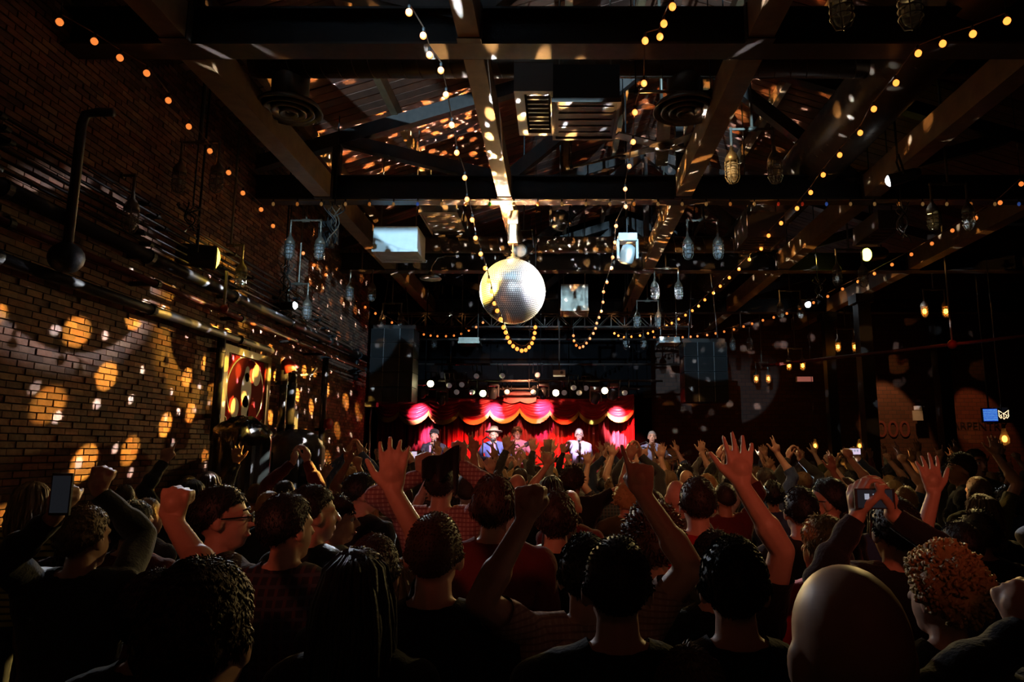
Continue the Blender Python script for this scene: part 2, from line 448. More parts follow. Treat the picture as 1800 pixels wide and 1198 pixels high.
# ================================================================== mirror ball
def build_ball():
    root = tag(empty('mirror_ball', BALL), 'large mirror ball hanging from the timber over the crowd', 'mirror ball')
    MB().ball((0, 0, 0), BALL_R - .006, 48, 28).build('core', M_BLACK, root, True)
    mb = MB(); rows = 54; tw = math.pi * BALL_R / rows
    for i in range(rows):
        th = math.pi * (i + .5) / rows
        n = max(3, int(2 * math.pi * BALL_R * math.sin(th) / tw))
        for j in range(n):
            ph = 2 * math.pi * (j + .5 * (i % 2)) / n
            nrm = Vector((math.sin(th) * math.cos(ph), math.sin(th) * math.sin(ph), math.cos(th)))
            t = (nrm + Vector((random.gauss(0, .02), random.gauss(0, .02), random.gauss(0, .02)))).normalized()
            x = t.cross(Vector((0, 0, 1))).normalized(); y = x.cross(t)
            h = tw * .385; c = nrm * BALL_R
            mb.add([c - x * h - y * h, c + x * h - y * h, c + x * h + y * h, c - x * h + y * h], [(0, 1, 2, 3)[::-1]])
    m = mat('mirror_tile', (.95, .95, .95), .42, .72)
    o = mb.build('mirror_tiles', m, root); o['kind'] = 'stuff'; o['label'] = 'small square mirror tiles'
    MB().lathe([(.09, BALL_R - .03), (.09, BALL_R + .02), (.03, BALL_R + .03), (.03, BALL_R + .08)], n=16).build('cap', M_GALV, root, True)
    top = P(903, 428, 8.95).z - BALL.z
    MB().tube([(0, 0, BALL_R + .06), (0, 0, top)], .012, 8).build('chain', M_GALV, root)
    MB().cbox((0, 0, top + .12), (.13, .13, .26)).build('motor_box', M_GALV, root)
    MB().box((-.07, -.1, top + .25), (.07, .1, H - BALL.z)).build('hanger_bracket', M_GALV, root)
    for s in (-.055, .055):
        MB().tube([(s, -.08, top), (s, -.08, H - BALL.z)], .008, 6).build('hanger_rod', M_CHROME, root)
    return root
build_ball()

# ================================================================== caged pendant lamps
def jar_parts():
    hs = MB().lathe([(.014, .0), (.02, -.05), (.045, -.085), (.062, -.12), (.066, -.16), (.06, -.165)], n=14).mesh('housing', M_GALV, True)
    gl = MB().lathe([(.05, -.165), (.052, -.25), (.047, -.31), (.03, -.345), (.006, -.355)], n=14).mesh('glass_jar', M_GLASS, True)
    cg = MB()
    for k in range(6):
        a = k * math.pi / 3; c, s = math.cos(a), math.sin(a)
        cg.tube([(.066 * c, .066 * s, -.16), (.066 * c, .066 * s, -.31), (.045 * c, .045 * s, -.355), (0, 0, -.375)], .0042, 5)
    for zz in (-.2, -.25, -.30):
        cg.tube([(.067 * math.cos(t * math.pi / 9), .067 * math.sin(t * math.pi / 9), zz) for t in range(19)], .0042, 5)
    cgm = cg.mesh('wire_guard', M_GALV)
    bl = MB().ball((0, 0, -.25), .03, 10, 7, sz=1.4).mesh('bulb', glass_mat('dead_bulb', (1, .9, .8), .35), True)
    return hs, gl, cgm, bl
JAR = jar_parts()
JAR_LIT = MB().ball((0, 0, -.25), .034, 10, 7, sz=1.5).mesh('bulb', M_FIL, True)
JAR_AMBER = MB().lathe([(.05, -.165), (.052, -.25), (.047, -.31), (.03, -.345), (.006, -.355)], n=14).mesh('glass_jar', M_AMBER_GLASS, True)

def pendant(px, py, d, label, rot=0, lit=False, gap=.4, top=None, drop=.17, group='pairs of caged jar lamps'):
    """px, py: centre of the two jars"""
    c = P(px, py, d)
    zb = c.z + .26 + drop
    e = tag(empty('pendant_lamp', (c.x, c.y, zb), R(rot)), label, 'pendant lamp', group)
    tt_ = zroof(c.x) - .004 if c.y < 15.7 else 8.346
    for Yb in YB:
        if abs(c.y - Yb) < .1: tt_ = H + .02
    for Xb in XB:
        if abs(c.x - Xb) < .08: tt_ = H + .02
    up = (top if top else tt_) - zb
    MB().tube([(0, 0, 0), (0, 0, max(up, .1))], .014, 8).lathe([(.06, max(up, .1) - .03), (.06, max(up, .1))], n=12).build('stem', M_GALV, e)
    mb = MB().tube([(-gap / 2, 0, 0), (gap / 2, 0, 0)], .014, 8)
    mb.tube([(-.05, 0, 0), (.05, 0, 0)], .024, 8).build('crossbar', M_GALV, e)
    for s in (-1, 1):
        MB().ball((0, 0, 0), .02, 8, 6).tube([(0, 0, 0), (0, 0, -drop)], .013, 8).build('arm', M_GALV, e).location = (s * gap / 2, 0, 0)
        h = child(JAR[0], 'lamp_head', e, (s * gap / 2, 0, -drop))
        child(JAR_AMBER if lit else JAR[1], 'glass_jar', h); child(JAR[2], 'wire_guard', h); child(JAR_LIT if lit else JAR[3], 'bulb', h)
    return e
for a in ((1540, 20, 3.62, 'large unlit caged lamp pair cut by the top edge'),
          (1325, 303, 6.05, 'unlit caged lamp pair right of the round ceiling vent'),
          (347, 320, 6.6, 'dim caged lamp pair under the left timber', 0, False, .38),
          (200, 388, 5.9, 'black caged lamp pair before the brick wall pipes', 0, False, .3),
          (535, 442, 8.75, 'blue-lit caged lamp pair left of the white heater box'),
          (1236, 442, 8.75, 'blue-lit caged lamp pair right of the mirror ball'),
          (401, 492, 7.9, 'yellow-lit caged lamp pair beside the black spotlight', 0, False, .3),
          (634, 518, 11.4, 'yellow-lit caged lamp pair under the white heater box', 0, False, .38),
          (1172, 515, 11.2, 'warm-lit caged lamp pair below the blue-lit right pair'),
          (1495, 490, 9.5, 'yellow caged lamp pair beside the glowing yellow spotlight', 8, False, .4),
          (1672, 388, 7.3, 'dark caged lamp pair at far right under the colored garland'),
          (1390, 549, 13.0, 'silver caged lamp pair beside the white right spotlight'),
          (522, 550, 9.6, 'silver caged lamp pair around the white left spotlight', 0, False, .28),
          (748, 606, 15.8, 'small caged lamp pair left of the mirror ball above the stage'),
          (1116, 606, 15.8, 'small caged lamp pair right of the U-shaped bulb loops'),
          (1139, 566, 13.2, 'dim caged lamp pair above the hanging bulb string ends', 0, False, .42),
          (1303, 608, 15.8, 'dim caged lamp pair right of the right loudspeaker tower'),
          (688, 570, 13.6, 'dim caged lamp pair atop the left loudspeaker tower', 0, False, .38)):
    pendant(*a)
for px, py, d, lab, g in ((1644, 548, 12.6, 'glowing amber jar lamp pair above the red pipe joint', .4), (1488, 610, 15.6, 'glowing amber jar lamp pair above the black pillar', .39),
                       (1399, 643, 16.4, 'glowing amber jar lamp pair above the pink wall light', .33), (1340, 666, 17.4, 'lowest glowing amber jar lamp pair, far right of stage', .31)):
    pendant(px, py, d, lab, 0, True, g, group='glowing amber jar lamps')

# ================================================================== strings of round bulbs
def ratio(y):
    v = (PY0 - y) / F_PX
    return (math.sin(TILT) + v * math.cos(TILT)) / (math.cos(TILT) - v * math.sin(TILT))
B_ME = {}
def bulb_mesh(kind):
    if kind not in B_ME:
        r = .026
        m = {'near': M_BULB, 'far': M_BULB_FAR}.get(kind)
        B_ME[kind] = MB().ball((0, 0, -.028), r, 10, 7, sz=1.08).mesh('bulb', m, True)
    return B_ME[kind]
SOCK = MB().lathe([(.008, .03), (.012, .02), (.012, -.006), (.009, -.008)], n=8).mesh('socket', M_CABLE, True)
def string(label, pts, hk, far_from=999, cable=.006):
    hi = [k for k, _ in hk]; hv = [h for _, h in hk]
    P3 = []
    for i, (x, y) in enumerate(pts):
        h = float(np.interp(i, hi, hv)); P3.append(P(x, y, h / ratio(y)))
    e = tag(empty('string_light', P3[0]), label, 'string light', 'strings of round bulbs')
    wire = [p + Vector((0, 0, .06)) - P3[0] for p in P3]
    fine = []
    for i in range(len(wire) - 1):
        for t in range(4):
            s = t / 4; q = wire[i].lerp(wire[i + 1], s); q.z -= .02 * math.sin(s * math.pi) * 0; fine.append(q)
    fine.append(wire[-1])
    MB().tube(fine, cable, 5).build('cable', mat('bulb_cable', (.09, .05, .03), .6), e)
    for q in (0, -1):
        MB().tube([wire[q], (wire[q].x, wire[q].y, (zroof(P3[q].x) if P3[q].y < 15.7 else 8.346) - P3[0].z)], .004, 5).build('hanger_wire', M_CABLE, e)
    for i, p in enumerate(P3):
        sk = child(SOCK, 'socket', e, p - P3[0] + Vector((0, 0, .03)))
        b = child(bulb_mesh('far' if i >= far_from else 'near'), 'bulb', sk, (0, 0, -.01))
    return e
def densify(pts, n0, step_fn):
    return pts
S1 = [(719, 20), (744, 61), (755, 95), (775, 122), (784, 165), (794, 218), (803, 267), (817, 311), (821, 349), (830, 385), (836, 417), (845, 445), (853, 470),
      (859, 492), (864, 511), (869, 532), (874, 545), (880, 560), (885, 574), (889, 583), (892, 592), (896, 600), (902, 607), (909, 612), (917, 615), (924, 614), (930, 609), (935, 602), (938, 593), (940, 584), (941, 574)]
string('bulb string running down the middle in front of the mirror ball', S1, [(0, 3.1), (7, 2.75), (13, 2.05), (17, 1.62), (24, 1.34), (30, 1.75)])
S2 = [(1770, 35), (1710, 58), (1657, 75), (1614, 92), (1575, 144), (1536, 190), (1512, 232), (1476, 271), (1447, 306), (1425, 337), (1401, 365), (1373, 391), (1351, 413), (1338, 436),
      (1317, 455), (1299, 472), (1282, 487), (1266, 502), (1254, 514), (1239, 526), (1228, 537), (1217, 545), (1205, 553), (1193, 560), (1181, 567), (1172, 572), (1160, 577), (1148, 582), (1139, 585), (1125, 589), (1110, 591), (1097, 592), (1087, 589), (1080, 585)]
string('brightest bulb string swooping from top right to the truss', S2, [(0, 3.1), (12, 2.95), (33, 2.7)])
S3 = [(1795, 322), (1758, 355), (1715, 382), (1674, 404), (1638, 427), (1602, 446), (1568, 464), (1537, 480), (1508, 494), (1481, 507), (1455, 520), (1430, 531), (1406, 541), (1383, 550), (1360, 557), (1341, 562), (1322, 568), (1307, 573), (1290, 578), (1273, 582),
      (1258, 585), (1243, 588), (1226, 590), (1214, 591), (1200, 592), (1188, 592), (1175, 592), (1162, 592), (1150, 592)]
string('dim lower bulb string curving across the dark right side', S3, [(0, 3.0), (28, 2.6)], 0)
S4 = [(105, 37), (166, 71), (211, 100), (258, 127), (296, 175), (332, 221), (369, 264), (402, 302), (427, 338), (459, 367), (480, 396), (505, 421), (533, 444), (552, 465), (573, 482), (590, 502), (608, 516), (625, 528), (642, 539), (660, 550), (674, 558), (689, 566), (702, 573), (716, 579), (733, 584), (745, 587), (757, 589), (769, 590), (784, 590), (798, 589), (811, 586), (824, 580), (837, 574), (849, 566)]
string('dim bulb string falling from top left past the heater box', S4, [(0, 3.1), (12, 2.95), (33, 2.7)], 0)
S5 = [(1182, 10), (1167, 40), (1160, 63), (1134, 70), (1132, 145), (1116, 196), (1113, 248), (1106, 291), (1099, 331), (1100, 362), (1083, 396), (1081, 425), (1077, 451), (1075, 470), (1067, 495), (1061, 512), (1060, 530), (1057, 546), (1053, 557), (1049, 567), (1047, 576), (1043, 585), (1037, 594), (1031, 602), (1025, 608), (1019, 610), (1013, 606), (1009, 598), (1008, 589)]
string('bulb string hanging right of the mirror ball ending in a loop', S5, [(0, 3.1), (9, 3.0), (14, 2.7), (25, 2.0), (28, 2.2)], 7)

# garland of small bulbs along the second cross beam
e = tag(empty('bulb_garland', (0, YB[1] - .13, H)), 'garland of small clear and colored bulbs under the cross beam', 'string light')
gcols = [('clear_bulb', (.7, .55, .3), (1, .5, .15), .25), ('amber_bulb', (.8, .4, .1), (1, .3, .05), .45), ('red_bulb', (.6, .04, .02), (1, .06, .02), .25),
         ('green_bulb', (.05, .4, .06), (.1, .8, .1), .12), ('blue_bulb', (.05, .1, .6), (.1, .25, 1), .3)]
gme = [MB().ball((0, 0, -.045), .02, 8, 6, sz=1.35).mesh('bulb', mat(n, c, .25, emit=em, estr=s * .5), True) for n, c, em, s in gcols]
MB().tube([(x / 4, 0, -.012 - .012 * abs(math.sin(x * .6))) for x in range(-15, 28)], .006, 5).build('cable', mat('garland_cable', (.3, .22, .1), .4), e)
for i, x in enumerate(np.arange(-3.7, 6.7, .31)):
    s = child(SOCK, 'socket', e, (float(x), 0, -.03))
    child(gme[[0, 1, 0, 0, 1, 0, 4, 0, 1, 3, 0, 1, 0, 0, 0, 1, 0, 0, 0, 1, 0, 2, 2, 4, 0][i % 25]], 'bulb', s)

# ================================================================== follow lamps
def can(loc, target, label, r, ln, col, estr, yoke=True, name='spotlight', pipe=None):
    e = tag(empty(name, loc), label, 'spotlight')
    q = (Vector(target) - Vector(loc)).to_track_quat('-Z', 'Y')
    e.rotation_mode = 'QUATERNION'; e.rotation_quaternion = q
    MB().lathe([(r * .55, ln), (r * .9, ln * .8), (r, ln * .4), (r, .02), (r * 1.08, .0), (r * 1.08, -.03), (r * .93, -.03), (r * .93, .0)], n=20).build('housing', M_BLACK, e, True)
    MB().lathe([(r * .9, .012), (r * .9, -.035), (r * .5, -.06), (.001, -.07)], n=20).build('lens', mat('lens_' + '_'.join(str(int(99 * c)) for c in col) + str(int(estr)), (1, 1, 1), .3, emit=col, estr=estr), e, True)
    if yoke:
        MB().tube([(-r - .03, 0, ln * .4), (-r - .03, .16 + r, ln * .4), (r + .03, .16 + r, ln * .4), (r + .03, 0, ln * .4)], .012, 6).build('yoke', M_BLACK, e)
        a_ = Vector((0, .16 + r, ln * .4)); wp = Vector(loc) + q @ a_
        end = Vector((wp.x, pipe[0], pipe[1])) if pipe else Vector((wp.x, wp.y, zroof(wp.x) - .004))
        MB().tube([a_, q.inverted() @ (end - Vector(loc))], .012, 6).build('drop_pipe', M_BLACK, e)
    return e
can(toward(LAMP_WR, BALL, .02), BALL, 'white glowing follow spotlight on the right below the timber', .075, .4, (.85, .93, 1), 30)
can(toward(LAMP_YR, BALL, .02), BALL, 'yellow glowing spotlight at right beside yellow caged lamps', .12, .42, (.9, .85, .1), 9)
can(toward(LAMP_WL, BALL, .02), BALL, 'white glowing follow spotlight near the left brick wall', .055, .35, (.75, .87, 1), 30)
can(toward(LAMP_TR, BALL, .02), BALL, 'small added spotlight under the right timber, whitening the mirror ball', .07, .3, (.8, .9, 1), 8)  # housing for the added white lamp on the right
can(toward(LAMP_YL, BALL, .02), BALL, 'large black spotlight against the brick wall with yellow lens', .125, .4, (1, .75, .1), 4)
# black drum lamp tilted beside the ball hanger
can(P(915, 440, 9.5), P(860, 470, 8), 'black tilted drum lamp behind the mirror ball hanger', .1, .75, (.02, .02, .02), 0)

# ================================================================== ducts, vents and heaters
def spiral_duct(label, a, b, r, step=.16):
    a = Vector(a); b = Vector(b); d = b - a; ln = d.length
    e = tag(empty('spiral_duct', a), label, 'air duct')
    ax = d.normalized()
    MB().lathe([(r, 0), (r, ln)], axis=ax, n=28).build('duct_pipe', M_DUCT, e, True)
    n = int(ln / step); mb = MB(); x = ax.orthogonal().normalized(); y = ax.cross(x)
    pts = [ax * (ln * t / (n * 14)) + (x * math.cos(2 * math.pi * t / 14) + y * math.sin(2 * math.pi * t / 14)) * r for t in range(n * 14)]
    mb.tube(pts, .006, 4).build('spiral_seam', M_DUCT, e)
    return e
spiral_duct('big spiral duct along the right timber', (3.42, 3.5, H + .62), (3.42, 15.0, H + .62), .36)
spiral_duct('thin spiral cross duct feeding both round ceiling vents', (-3.1, 6.35, H + .62), (4.3, 6.35, H + .62), .125)
spiral_duct('dark cross duct behind the mirror ball', P(735, 430, 11.2), P(1330, 430, 11.2), .14)
def round_vent(c, label, r=.33):
    e = tag(empty('round_vent', c), label, 'vent', 'round ceiling vents')
    for k in range(4):
        ro = r * (1 - .24 * k); ri = ro - r * .15
        MB().lathe([(ro * .9, .06 + .0 * k), (ro, .0), (ro - .01, -.008), (ri, .03), (ri * .93, .06)], n=36).build('vent_ring', M_GALV, e, True).location = (0, 0, -.012 * k)
    MB().lathe([(.001, .06), (.03, .0), (.028, -.012), (.001, -.014)], n=16).build('vent_hub', M_GALV, e, True)
    MB().lathe([(r * .55, .05), (r * .55, .5)], n=24).build('neck', M_DUCT, e, True)
    return e
round_vent(P(508, 195, 6.45), 'round ringed ceiling vent beside the left timber')
round_vent(P(1205, 195, 6.45), 'round ringed ceiling vent beside the right timber, spot-lit')
def unit(name, label, x0, x1, ybot, d0, d1, hgt, m, m_under=None, rods=True):
    """hung air unit: front face at d0, underside back edge at d1"""
    a = P(x0, ybot, d0); b = P(x1, ybot, d0)
    e = tag(empty(name, ((a.x + b.x) / 2, d0, a.z)), label, 'air unit')
    wd = b.x - a.x; dp = d1 - d0
    MB().box((-wd / 2, 0, 0), (wd / 2, dp, hgt)).build('casing', m, e)
    MB().box((-wd / 2 - .012, -.012, -.012), (wd / 2 + .012, .02, .03)).box((-wd / 2 - .012, dp - .02, -.012), (wd / 2 + .012, dp + .012, .03)) \
        .box((-wd / 2 - .012, .02, -.012), (-wd / 2 + .02, dp - .02, .03)).box((wd / 2 - .02, .02, -.012), (wd / 2 + .012, dp - .02, .03)).build('rim', m_under or m, e)
    for k in range(5):
        MB().box((-wd / 2 + .05, dp * (.12 + .17 * k), -.006), (wd / 2 - .05, dp * (.12 + .17 * k) + .03, .0)).build('louvre', m_under or m, e)
    if True:
        for sx in (-.4, .4):
            MB().tube([(wd * sx, dp * .3, hgt), (wd * sx, dp * .3, zroof(e.location.x + wd * sx) + .02 - a.z)], .009, 6).build('hanger_rod', M_GALV, e)
    return e
M_BOXB = mat('brown_casing', (.10, .075, .06), .5, .2)
unit('air_unit', 'black air unit box hanging between the ceiling vents', 972, 1090, 178, 5.75, 6.5, .36, mat('black_casing', (.014, .013, .013), .5), M_BOXB)
unit('air_unit', 'white heater box lit pale blue left of the mirror ball', 655, 733, 441, 9.2, 9.75, .36, M_WHITE)
unit('air_unit', 'brown heater box under the right timber', 1315, 1381, 415, 9.2, 9.9, .36, M_BOXB)
unit('air_unit', 'galvanised duct box with yellow light flecks behind white heater', 737, 802, 372, 9.9, 11.6, .3, M_GALV)
unit('air_unit', 'galvanised box right of the mirror ball over the truss', 986, 1034, 545, 12.4, 13.0, .5, M_GALV)
unit('air_unit', 'small white register left of the loop of bulbs', 806, 842, 602, 14.6, 15.1, .12, M_GALV, rods=False)
unit('air_unit', 'small white register right of the bulb strings', 1160, 1195, 601, 14.6, 15.1, .12, M_WHITE, rods=False)
unit('air_unit', 'dark duct box behind the dead pair at upper right', 1545, 1590, 400, 8.8, 9.6, .25, M_BOXB)
# white louvred cassette left of the black unit
e = tag(empty('louvre_panel', P(903, 160, 6.2)), 'pale louvred air cassette left of the black unit', 'air unit')
wd = P(972, 160, 6.2).x - P(903, 160, 6.2).x
MB().box((0, 0, 0), (wd, .06, .3)).box((0, .9, 0), (wd, .96, .3)).box((0, .06, 0), (.1, .9, .3)).box((wd - .03, .06, 0), (wd, .9, .3)).box((.1, .06, .2), (wd - .03, .9, .3)).build('frame', M_GREY, e)
for k in range(9):
    MB().box((.12, .1 + .09 * k, .02), (wd - .05, .125 + .09 * k, .09)).build('slat', M_GREY, e)
# fan blades behind the right vent (ceiling fan)
e = tag(empty('ceiling_fan', P(1165, 256, 7.6)), 'pale star-shaped ceiling fan behind the right round vent', 'fan')
MB().lathe([(.04, -.06), (.09, -.03), (.09, .08), (.03, .12), (.02, .7)], n=16).tube([(0, 0, .1), (0, 0, zroof(e.location.x) - e.location.z)], .02, 8).build('motor', M_GALV, e, True)
for k in range(6):
    a = k * math.pi / 3 + .4
    MB().bar((.07 * math.cos(a), .07 * math.sin(a), 0), (.62 * math.cos(a), .62 * math.sin(a), .02), .15, .014).build('blade', M_GALV, e)
# horizontal strut and tube runs
for nm, lab, a, b, r, m in (('conduit', 'thin steel conduit before the right ceiling vent', P(1095, 103, 5.5), P(1290, 101, 5.5), .012, M_GALV),
                       ('conduit', 'steel strut just above the right ceiling vent', P(1105, 161, 6.2), P(1262, 161, 6.2), .016, M_GALV),
                       ('conduit', 'tilted bright strut under the black air unit', P(995, 296, 7.9), P(1105, 270, 7.9), .02, M_GALV),
                       ('conduit', 'long thin red-brown pipe crossing above the stage', P(655, 596, 14.8), P(1200, 596, 14.8), .022, M_STEEL)):
    a = Vector(a); b = Vector(b)
    e = tag(empty(nm, a), lab, 'pipe')
    MB().tube([(0, 0, 0), b - a], r, 8).build('pipe', m, e, True)
    for t in (.08, .92):
        q = (b - a) * t
        MB().tube([q, q + Vector((0, 0, zroof(a.x + q.x) + .02 - a.z - q.z))], .006, 5).lathe([(r * 1.6, -.02), (r * 1.6, .02)], q, b - a, 10).build('hanger', M_BLACK, e)
# barn lamp with gooseneck
p = P(757, 488, 10.6)
e = tag(empty('gooseneck_lamp', p), 'flat dish lamp on a gooseneck left of the mirror ball', 'lamp')
MB().lathe([(.17, -.02), (.175, -.01), (.12, .03), (.05, .06), (.02, .1)], n=24).build('shade', M_GALV, e, True)
MB().tube([(.0, 0, .1), (.02, 0, .2), (.1, 0, .32), (.24, 0, .36), (.4, 0, .36)], .01, 6).build('gooseneck', M_GALV, e)
# moving head lamp lit blue
def moving_head(c, label, m, tilt=0, s=1.0, pipe=None):
    e = tag(empty('moving_head_light', c), label, 'stage light'); e.scale = (s, s, s)
    MB().cbox((0, 0, .2), (.24, .2, .1)).build('base', m, e)
    MB().tube([(0, 0, .2), (0, (pipe[0] - c.y) / s, (pipe[1] - c.z) / s) if pipe else (0, 0, (zroof(c.x) - .004 - c.z) / s)], .012, 6).build('drop_pipe', M_BLACK, e)
    for sx in (-1, 1): MB().cbox((sx * .125, 0, .05), (.03, .09, .26)).build('yoke_arm', m, e)
    h = MB().lathe([(.04, .12), (.085, .09), (.1, .0), (.1, -.1), (.088, -.13), (.085, -.12)], axis=(math.sin(tilt) * .4, -math.sin(tilt), math.cos(tilt)), n=16).build('head', m, e, True)
    MB().lathe([(.084, -.122), (.05, -.135), (.001, -.14)], axis=(math.sin(tilt) * .4, -math.sin(tilt), math.cos(tilt)), n=16).build('lens', mat('lens_dark', (.3, .34, .4), .08, .6), h, True)
    return e
moving_head(P(1103, 445, 8.7), 'moving-head stage light lit pale blue right of mirror ball', M_WHITE, .5)
moving_head(P(577, 420, 8.9), 'dark moving-head light right of the blue-lit lamp pair', M_BLACK, .3, .9)
moving_head(P(985, 385, 9.3), 'black moving-head light behind the cross beam near the ball hanger', M_BLACK, .8, 1.1)
# tangled cable bundles
for (px, py, d, n, ln, lab) in ((588, 372, 8.4, 7, .55, 'tangle of hanging cables left of the white heater box'), (1585, 372, 8.4, 8, .55, 'tangle of pale cables at upper right'), (338, 378, 6.6, 6, .3, 'tangle of wires on the beam near the brick wall'),
                           (505, 480, 9.0, 6, .5, 'tangle of wires above the left white spotlight'), (1437, 500, 11.0, 6, .4, 'tangle of wires right of the silver lamp pair')):
    c = P(px, py, d); e = tag(empty('cable_bundle', c), lab, 'cables')
    for k in range(n):
        x0 = random.uniform(-.08, .08); y0 = random.uniform(-.05, .05); pts = []
        for t in range(9):
            f = t / 8
            pts.append((x0 * (1 - f) + .06 * math.sin(f * 6 + k), y0 + .05 * math.cos(f * 5 + 2 * k), .12 - ln * f * (.6 + .4 * (k % 3) / 2)))
        MB().tube(pts, .007, 5).build('cable', [M_CABLE, M_GALV][k % 2], e)
    MB().tube([(0, 0, .1), (0, 0, zroof(c.x) - c.z)], .008, 5).build('tie', M_CABLE, e)

# ================================================================== pipes on the left wall
def wall_pipe(label, h, r, y0, y1, m, off=.12, brackets=True):
    e = tag(empty('wall_pipe', (WX + off, y0, CAM_Z + h)), label, 'pipe', 'pipes along the brick wall')
    MB().tube([(0, 0, 0), (0, y1 - y0, 0)], r, 12).build('pipe', m, e, True)
    n = max(2, int((y1 - y0) / 1.6))
    for k in range(n):
        q = (k + .5) * (y1 - y0) / n
        MB().lathe([(r + .012, -.025), (r + .012, .025)], (0, q, 0), (0, 1, 0), 12).box((-off, q - .02, -.02), (-r, q + .02, .02)).build('bracket', M_BLACK, e)
    return e
wall_pipe('red-brown sprinkler pipe along the brick wall', 1.52, .03, 3.6, 13.9, mat('oxide_red', (.2, .05, .035), .4), .25)
wall_pipe('lowest black pipe along the brick wall', 1.30, .045, 3.6, 9.0, M_BLACK, .15)
wall_pipe('second copper-colored pipe below the red one near the corner', 1.47, .018, 9.4, 13.9, mat('copper_pipe', (.35, .14, .08), .35, .5), .33)
wall_pipe('thick black pipe above the red pipe on brick wall', 1.76, .06, 3.6, 13.6, mat('black_pipe', (.016, .015, .015), .5), .2)
for k in range(6):
    wall_pipe(['lowest', 'second', 'third', 'fourth', 'fifth', 'topmost'][k] + ' thin conduit of the bundle high on the brick wall', 1.93 + .075 * k, .011, 3.6, 12.5 - .4 * k, mat('grey_conduit', (.045, .04, .038), .4, .2), .1)
# tall bent pipe at far left
e = tag(empty('wall_pipe', (WX + .3, 4.95, 0)), 'tall black pipe with a bent top at far left', 'pipe')
top = P(75, 195, 4.95).z
MB().tube([(0, 0, CAM_Z + 1.45), (0, 0, top - .12), (.02, 0, top - .03), (.1, .02, top), (.22, .02, top)], .035, 10).build('pipe', M_STEEL, e, True)
MB().ball((0, 0, CAM_Z + 1.42), .12, 12, 8).build('valve_body', M_BLACK, e, True)
# sprinkler drops
e = tag(empty('wall_pipe', (WX + .27, P(0, 0, 7.3).y, CAM_Z + 1.52)), 'short brass riser with red joint on the sprinkler pipe', 'pipe')
MB().tube([(.06, 0, .0), (.06, 0, .42)], .016, 8).build('riser', M_GALV, e); MB().ball((.06, 0, 0), .045, 10, 8).build('joint', M_RED_PIPE, e, True)
# black risers on the wall beside the poster
for yq, hb, ht, r, lab in ((7.72, .1, 1.35, .045, 'black riser at the left edge of the framed poster'), (9.55, .1, 1.1, .05, 'first black riser right of the framed poster'), (9.85, .1, 1.1, .06, 'second black riser right of the framed poster'),
                      (11.2, .0, 1.5, .05, 'black riser near the stage corner of the brick wall'), (12.9, 1.3, 1.9, .04, 'short black riser at the corner of the brick wall')):
    e = tag(empty('wall_riser', (WX + .12, yq, CAM_Z + hb)), lab, 'pipe')
    MB().tube([(0, 0, 0), (0, 0, ht - hb)], r, 12).build('pipe', M_BLACK, e, True)
    for q in (.2, .8): MB().box((-.11, -.03, (ht - hb) * q), (0, .03, (ht - hb) * q + .05)).lathe([(r + .01, (ht - hb) * q), (r + .01, (ht - hb) * q + .05)], n=12).build('bracket', M_BLACK, e)
# red valve on the corner riser, red hooded lamp on the poster risers
e = tag(empty('alarm_valve', (WX + .2, 11.2, CAM_Z + .42)), 'pale red valve wheel on the wall riser', 'valve')
MB().lathe([(.05, 0), (.09, .02), (.09, .05), (.05, .07)], axis=(1, -.2, 0), n=14).build('wheel', M_RED_PIPE, e, True); MB().cbox((0, 0, 0), (.08, .1, .14)).build('body', M_RED_PIPE, e)
e = tag(empty('hooded_lamp', (WX + .15, 9.6, CAM_Z + 1.16)), 'glossy red hooded lamp above the black risers', 'lamp')
MB().lathe([(.02, .12), (.06, .1), (.1, .02), (.14, -.06), (.135, -.065)], axis=(-.4, -.4, 1), n=18).build('hood', M_RED_PIPE, e, True)
MB().tube([(0, .05, -.03), (.1, .2, -.1), (.18, .42, -.06), (.2, .55, .05)], .016, 8).build('arm', M_WHITE, e, True)
e = tag(empty('wall_box', (WX + .04, 10.15, CAM_Z + .42)), 'small grey electrical box on the brick wall', 'electrical box')
MB().cbox((0, 0, 0), (.08, .2, .3)).box((.04, -.08, -.13), (.05, .08, .13)).build('box', mat('pale_grey', (.4, .43, .45), .5), e)
MB().tube([(0, 0, .15), (0, 0, .8)], .012, 6).build('conduit', M_GREY, e)

# framed poster: painted oval panel (plain generic figure)
y0, y1, z0, z1 = 7.95, 9.25, CAM_Z + .22, CAM_Z + 1.24
e = tag(empty('framed_poster', (WX + .03, (y0 + y1) / 2, (z0 + z1) / 2)), 'gold-framed red circus-style poster on the brick wall', 'poster')
hw, hh = (y1 - y0) / 2, (z1 - z0) / 2
M_FRAME = mat('gold_frame', (.42, .32, .12), .45, .2, noise=(15, .3)); M_PR = mat('poster_red', (.5, .03, .025), .9, spec=.03); M_PD = mat('poster_maroon', (.2, .02, .018), .9, spec=.03)
MB().box((-.03, -hw, -hh), (.0, hw, hh)).build('backboard', M_PR, e)
for a, b in (((-hw, -hh), (hw, -hh + .09)), ((-hw, hh - .09), (hw, hh)), ((-hw, -hh + .09), (-hw + .1, hh - .09)), ((hw - .1, -hh + .09), (hw, hh - .09))):
    MB().box((0, a[0], a[1]), (.03, b[0], b[1])).build('frame_rail', M_FRAME, e)
def oval(ry, rz, x, th, m, name, cz=0, cy=0, n=36):
    vs = [(xx, cy + ry * math.cos(2 * math.pi * k / n), cz + rz * math.sin(2 * math.pi * k / n)) for xx in (x, x + th) for k in range(n)]
    MB().add(vs, [tuple(range(n, 2 * n)), tuple(range(n))[::-1]] + [(k, (k + 1) % n, n + (k + 1) % n, n + k) for k in range(n)]).build(name, m, e)
